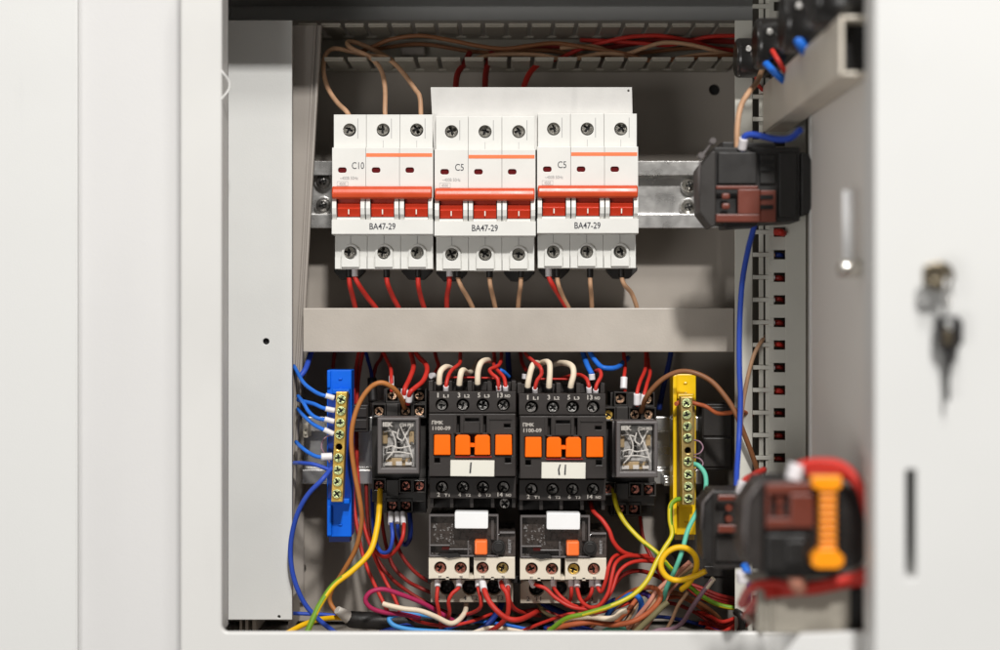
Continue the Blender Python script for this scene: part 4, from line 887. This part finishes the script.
wire('blue wire lying low at bottom centre left of the teal one', 'w_royal', 1.6, [(545, 628, 16), (566, 625, 8), (582, 629, 0), (600, 634, -4)], (), g)
wire('navy wire passing behind the yellow green wire at bottom centre', 'w_navy', 1.6, [(540, 602, 26), (556, 610, 22), (578, 617, 18), (600, 608, 16), (616, 600, 14)], (), g)
for i, (dx, m_, l) in enumerate(((0, 'w_salmon', 'leftmost salmon'), (4, 'w_tan', 'tan'), (8, 'w_olive', 'olive'), (12.5, 'w_salmon', 'rightmost salmon'))):
    wire(f'{l} wire of the sheaf rising through the yellow ring', m_, 1.25, [(618+dx*1.8, 640, -4+i), (634+dx*1.3, 621, -6+i), (648+dx*1.2, 604, -8+i), (658+dx, 590, -8+i), (674+dx*.9, 576, -8+i), (690+dx*.8, 562+i*3.2, -10)], (), g)
wire('olive wire end poking right of the sheaf', 'w_olive', 1.6, [(628, 640, -12), (640, 628, -13), (652, 617, -14), (662, 607, -14), (668, 602, -14)], (), g)
wire('mauve wire curving up to a free tan tip near the blurred switch', 'w_mauve', 1.2, [(640, 638, -4), (657, 631, -8), (673, 629, -12), (683, 622, -14), (690, 611, -16), (698, 599, -18), (706, 588, -20), (713, 579, -22)], [((706.5, 588, -20), (713.5, 578.5, -22), 1.3, 'w_cream')], g)
wire('umber wire running right from the sheaf along the floor', 'w_umber', 1.3, [(652, 596, 4), (668, 592, 4), (684, 596, 6), (700, 604, 8), (712, 612, 10), (722, 622, 12)], (), g)
wire('rust wire running right under the umber wire', 'w_rust', 1.1, [(660, 600, 6), (678, 597, 8), (694, 603, 10), (706, 613, 12), (716, 624, 14)], (), g)
for i in range(4):
    l = ('highest', 'second', 'third', 'lowest')[i]
    wire(f'{l} dark red wire of the four running right towards the duct', 'w_darkred', 1.2, [(682+i*2, 582+i*2, 22), (700, 588+i*3.2, 20), (720, 596+i*3, 16), (742, 600+i*3.2, 8), (765, 603+i*3, 4)], (), g)
for i in range(6):
    l = ('topmost', 'second', 'third', 'fourth', 'fifth', 'bottom')[i]
    wire(f'{l} red wire of the tied bundle at bottom right', 'w_darkred' if i in (1, 4) else 'w_red', 1.05, [(697+(i*7) % 12, 612+i*5.4, 12+(i % 2)*6), (709, 616+i*4.2, 6+(i % 3)*3), (722, 622+i*2.8+(i % 2)*2, (i % 3)*4-2), (738, 617+i*2.1, -6), (748, 612+i*2.4, -16), (755, 602+i*2, -40), (762, 590-i, -70), (775, 584-i, -95)], (), 'red wires tied together at bottom right')
m = MB(); m.tube(spline([at(736, 612, -14), at(741, 616, -18), at(742, 626, -16), at(739, 636, -8)]), 2.0, 10)
tag(obj('cable_tie', m, 'cable_black'), 'black tie around the red wire bundle at bottom right', 'cable tie')
for l, m_, r_, pts in (
        ('dark red wire low on the floor between the two overload relays', 'w_darkred', 1.1, [(508, 606, 24), (520, 612, 18), (536, 610, 14), (552, 614, 12), (570, 622, 12), (590, 630, 14)]),
        ('grey olive wire dropping from the right overload relay to the floor', 'w_olive', 1.0, [(538, 604, 14), (543, 611, 8), (553, 617, 6), (568, 620, 6), (590, 622, 8)]),
        ('thin red wire crossing the floor below the cream bent tip', 'w_red', .9, [(520, 632, 10), (545, 622, 4), (570, 614, 2), (596, 613, 4), (622, 606, 10), (640, 597, 18)]),
        ('brown wire passing behind the blue arch at bottom centre right', 'w_umber', 1.1, [(590, 628, 14), (604, 618, 8), (618, 606, 8), (630, 598, 12), (646, 594, 16), (664, 592, 20)]),
        ('thin navy wire along the floor beneath the sheaf', 'w_navy', 1.0, [(600, 634, 12), (630, 624, 10), (656, 617, 12), (690, 622, 14), (720, 632, 16)]),
        ('thin dark red wire rising behind the sheaf to the red bundle', 'w_darkred', 1.0, [(640, 612, 16), (656, 604, 12), (674, 604, 12), (694, 612, 10), (712, 624, 8)]),
        ('short tan wire sticking up left of the mauve wire', 'w_tan', 1.0, [(664, 634, 0), (672, 620, -4), (678, 606, -6), (688, 592, -8)]),
        ('thin red wire lying beneath the magenta loop', 'w_red', .9, [(400, 612, 14), (420, 622, 4), (446, 626, -2), (470, 622, 2), (492, 614, 12)]),
        ('cream wire low on the floor left of the second overload relay', 'w_cream', 1.1, [(470, 634, 0), (490, 628, 4), (512, 630, 8), (540, 636, 8)]),
        ('thin blue wire below the bright red sweep', 'w_blue', .9, [(440, 632, 0), (470, 622, 8), (500, 624, 12), (530, 630, 10)])):
    wire(l, m_, r_, pts, (), g)
# ---- wires on the blurred door switches
g = 'wires on the door switches'
wire('upper red wire arching over the orange strip on the lower switch', 'w_red', 2.2, [(793, 478, -200), (800, 467, -202), (820, 463, -204), (840, 466, -206), (856, 480, -210), (867, 503, -212), (873, 535, -214), (880, 570, -214)], [((797, 464, -202), (793, 480, -202), 3.4)], g)
wire('second red wire arching just below the upper one', 'w_red', 1.8, [(806, 474, -190), (824, 472, -192), (846, 476, -196), (860, 492, -200), (869, 520, -206), (874, 556, -206)], (), g)
wire('red wire running level above the lower metal channel', 'w_red', 2.2, [(742, 604, -120), (752, 588, -180), (775, 584, -192), (800, 588, -196), (830, 583, -198), (858, 576, -200), (876, 566, -204)], (), g)
wire('second red wire level along the lower metal channel', 'w_red', 2.0, [(746, 616, -100), (760, 597, -182), (785, 592, -190), (815, 590, -192), (845, 584, -194), (872, 580, -198)], (), g)
wire('red wire with a white ferrule on the smaller lower switch', 'w_red', 1.6, [(764, 470, -60), (752, 476, -85), (744, 482, -92), (740, 496, -92)], [((744, 481, -92), (740, 495, -92), 2.6)], g)
wire('blue wire stub with a white ferrule under the smaller lower switch', 'w_blue', 1.8, [(744, 565, -95), (748, 574, -98), (750, 584, -90), (747, 600, -70)], [((742, 572, -98), (743, 582, -97), 2.8)], g)
wire('pale pink wire stub under the larger lower switch', 'w_salmon', 3.4, [(796, 570, -198), (796, 580, -200), (800, 588, -196)], (), g)
wire('long blue wire hanging in front of the right flange', 'w_royal', 1.45, [(757, 200, -50), (755, 222, -44), (748, 250, -34), (742, 285, -26), (739.5, 330, -22), (739.5, 370, -20), (740.5, 400, -20), (739, 440, -24), (737, 470, -40), (736, 500, -60)], (), G)
wire('thin tan wire bowing from a slot of the right duct', 'w_tan', 1.05, [(766, 336, 0), (761, 342, -11), (754, 355, -14), (749, 372, -15), (745, 392, -15), (742, 412, -15), (741, 430, -12)], (), G)
wire('orange tan wire curving down into the upper switch block', 'w_tan', 1.4, [(762, 70, -30), (757, 82, -40), (749, 92, -55), (741, 106, -56), (737.5, 125, -58), (737, 150, -58)], (), g)
wire('blue wire crossing above the upper switch block', 'w_royal', 1.6, [(743, 150, -60), (744, 138, -64), (750, 134.5, -66), (762, 136, -70), (776, 139, -74), (790, 138, -80), (800, 130, -90)], [((744, 138, -64), (742, 149, -61), 2.2)], g)
wire('bright blue wire from the lowest push button back to the channel', 'w_blue', 1.9, [(755, 54, -48), (760, 57, -60), (768, 65, -72), (779, 76, -76), (790, 86, -60)], [((755, 53, -47), (760, 57.5, -60), 2.2)], g)
wire('thick blue wire between the second push button back and the channel', 'w_blue', 2.4, [(788, 30, -122), (796, 37, -130), (802, 46, -130), (809, 56, -120), (820, 66, -90)], (), g)
wire('blue wire leaving the top right corner of the picture', 'w_royal', 3.0, [(846, -20, -160), (856, 0, -175), (865, 14, -178), (872, 36, -170)], (), g)
wire('short red wire among the push button backs', 'w_red', 1.2, [(772, 50, -76), (778, 60, -80), (785, 71, -78), (795, 80, -60)], (), g)
wire('short orange red wire under the lowest push button back', 'w_red', 1.0, [(755, 66, -20), (756, 76, -22), (758, 84, -14), (764, 92, -5)], (), g)
wire('red wire between the channel and the nearest push button back', 'w_red', 2.0, [(826, 10, -140), (834, 18, -150), (842, 26, -150), (852, 30, -140)], (), g)
# ---- wires at the top
g = 'brown and red wires in the top duct'
wire('brown wire looping left of the first breaker into its left pole', 'w_tan', 1.3, [(351, 122, 10), (347, 112, 8), (337, 102, 14), (328, 88, 20), (323.3, 70, 26), (325.5, 55, 30), (334, 48.5, 34), (350, 51, 36), (368, 55.5, 34), (384, 57, 30), (394, 63, 26), (405, 75, 20), (415, 89, 14), (420, 98, 10), (421, 120, 8)], (), g)
wire('brown wire curving down into the middle pole of the first breaker', 'w_tan', 1.3, [(385.5, 122, 8), (385, 110, 8), (385, 88, 14), (381, 70, 20), (370, 57, 26), (354, 49.5, 30), (347.5, 44, 34), (350, 41.3, 38), (362, 44.5, 42), (378, 52, 48), (392, 60, 52), (402, 66, 58)], (), g)
wire('long brown wire waving along the upper half of the top duct', 'w_umber', 1.2, [(360, 52, 50), (374, 46, 46), (392, 39, 42), (420, 35.5, 40), (450, 40, 40), (480, 46, 40), (505, 48.5, 40), (530, 45.5, 40), (556, 43, 42), (590, 48, 42), (622, 53, 40), (650, 60, 38), (690, 58, 36), (745, 54, 36)], (), g)
wire('long brown wire waving along the lower half of the top duct', 'w_tan', 1.2, [(468, 62, 50), (485, 56, 46), (510, 54, 44), (540, 55, 40), (568, 59.5, 40), (601, 53.5, 40), (625, 54, 40), (645, 47.5, 40), (664, 42.5, 40), (690, 44.5, 40), (726, 53.5, 40), (750, 58, 40)], (), g)
wire('brown wire dipping under the others right of the breakers in the top duct', 'w_tan', 1.2, [(560, 48, 46), (590, 46, 46), (612, 52, 44), (632, 57, 40), (660, 61, 38), (690, 56, 38), (715, 54, 38), (748, 57, 38)], (), g)
wire('umber wire crossing low along the back of the top duct', 'w_umber', 1.2, [(370, 50, 58), (420, 44, 60), (480, 52, 58), (540, 50, 58), (600, 56, 58), (690, 48, 56), (750, 50, 56)], (), g)
wire('red wire arching along the right end of the top duct', 'w_red', 1.2, [(545, 62, 56), (562, 57, 54), (580, 49, 52), (600, 43, 50), (622, 38, 48), (642, 35.8, 48), (664, 36, 48), (690, 41, 50), (715, 48, 52), (745, 52, 54)], (), g)
wire('red wire rising to the right beside the flange in the top duct', 'w_red', 1.2, [(580, 40, 58), (610, 41, 56), (640, 43, 54), (664, 45, 52), (685, 42, 52), (710, 36.5, 50), (745, 35.5, 50)], (), g)
wire('dark red wire lying at the back of the top duct', 'w_darkred', 1.6, [(480, 58, 64), (510, 52, 64), (550, 46, 64), (600, 48, 64), (660, 40, 62), (745, 42, 62)], (), g)
wire('red wire dropping through a slot above the left side of the pale strip', 'w_darkred', 1.7, [(470, 52, 50), (464, 64, 46), (457.5, 74, 40), (455.5, 92, 30), (455, 110, 22)], (), g)
wire('red wire dropping through a slot above the middle of the pale strip', 'w_darkred', 1.7, [(492, 52, 50), (487.5, 65, 46), (485.5, 76, 40), (485, 92, 30), (485, 110, 22)], (), g)
wire('red wire dropping through a slot above the right breaker', 'w_red', 1.6, [(545, 58, 52), (534, 68, 44), (528, 76, 38), (523, 90, 30), (520, 108, 22)], (), g)
# ---- below the breakers
g = 'wires leaving the bottom of the breakers'
rows = [('w_red', 349, [(350, 286), (353, 298), (356, 312)], 'black', 'left red wire under the first pole of the C10 breaker'),
        ('w_red', 354.5, [(359, 285), (368, 298), (378, 312)], 'white', 'red wire with white ferrule under the first pole of the C10 breaker'),
        ('w_red', 386.5, [(388, 285), (393, 297), (400, 312)], 'black', 'red wire under the middle pole of the C10 breaker'),
        ('w_red', 418, [(418.5, 286), (421, 298), (425, 312)], 'black', 'red wire under the last pole of the C10 breaker'),
        ('w_red', 449.5, [(449, 285), (447, 297), (447, 312)], 'white', 'red wire under the first pole of the middle breaker'),
        ('w_tan', 457.5, [(461, 286), (468, 298), (474, 312)], 'black', 'tan wire slanting under the first pole of the middle breaker'),
        ('w_tan', 489.5, [(490.5, 286), (493, 297), (496, 312)], 'black', 'mottled tan wire under the middle pole of the middle breaker'),
        ('w_tan', 521, [(520.5, 286), (519, 297), (518, 312)], 'black', 'tan wire under the last pole of the middle breaker'),
        ('w_red', 548.5, [(552, 284), (560, 297), (568, 312)], 'white', 'red wire under the first pole of the rightmost breaker'),
        ('w_tan', 557, [(558.5, 285), (563, 297), (570, 312)], 'black', 'tan wire under the first pole of the rightmost breaker'),
        ('w_tan', 590, [(590.5, 286), (591.5, 297), (592, 312)], 'black', 'tan wire under the middle pole of the rightmost breaker'),
        ('w_tan', 621.5, [(624, 284), (632, 294), (638, 312)], 'black', 'tan wire curving right under the last pole of the rightmost breaker')]
for m_, x, pts, fk, l in rows:
    P = [(x, 262, 20), (x, 275, 18)]+[(a, b, 18+k*7) for k, (a, b) in enumerate(pts)]+[(pts[-1][0]+2, 330, 44)]
    fx = [((x+.2, 277.5 if fk == 'black' else 276.5, 18), (x, 266, 18), 1.75, 'cable_black' if fk == 'black' else 'ferrule_white')]
    wire(l, m_, 1.35 if m_ == 'w_red' else 1.25, P, fx, g)
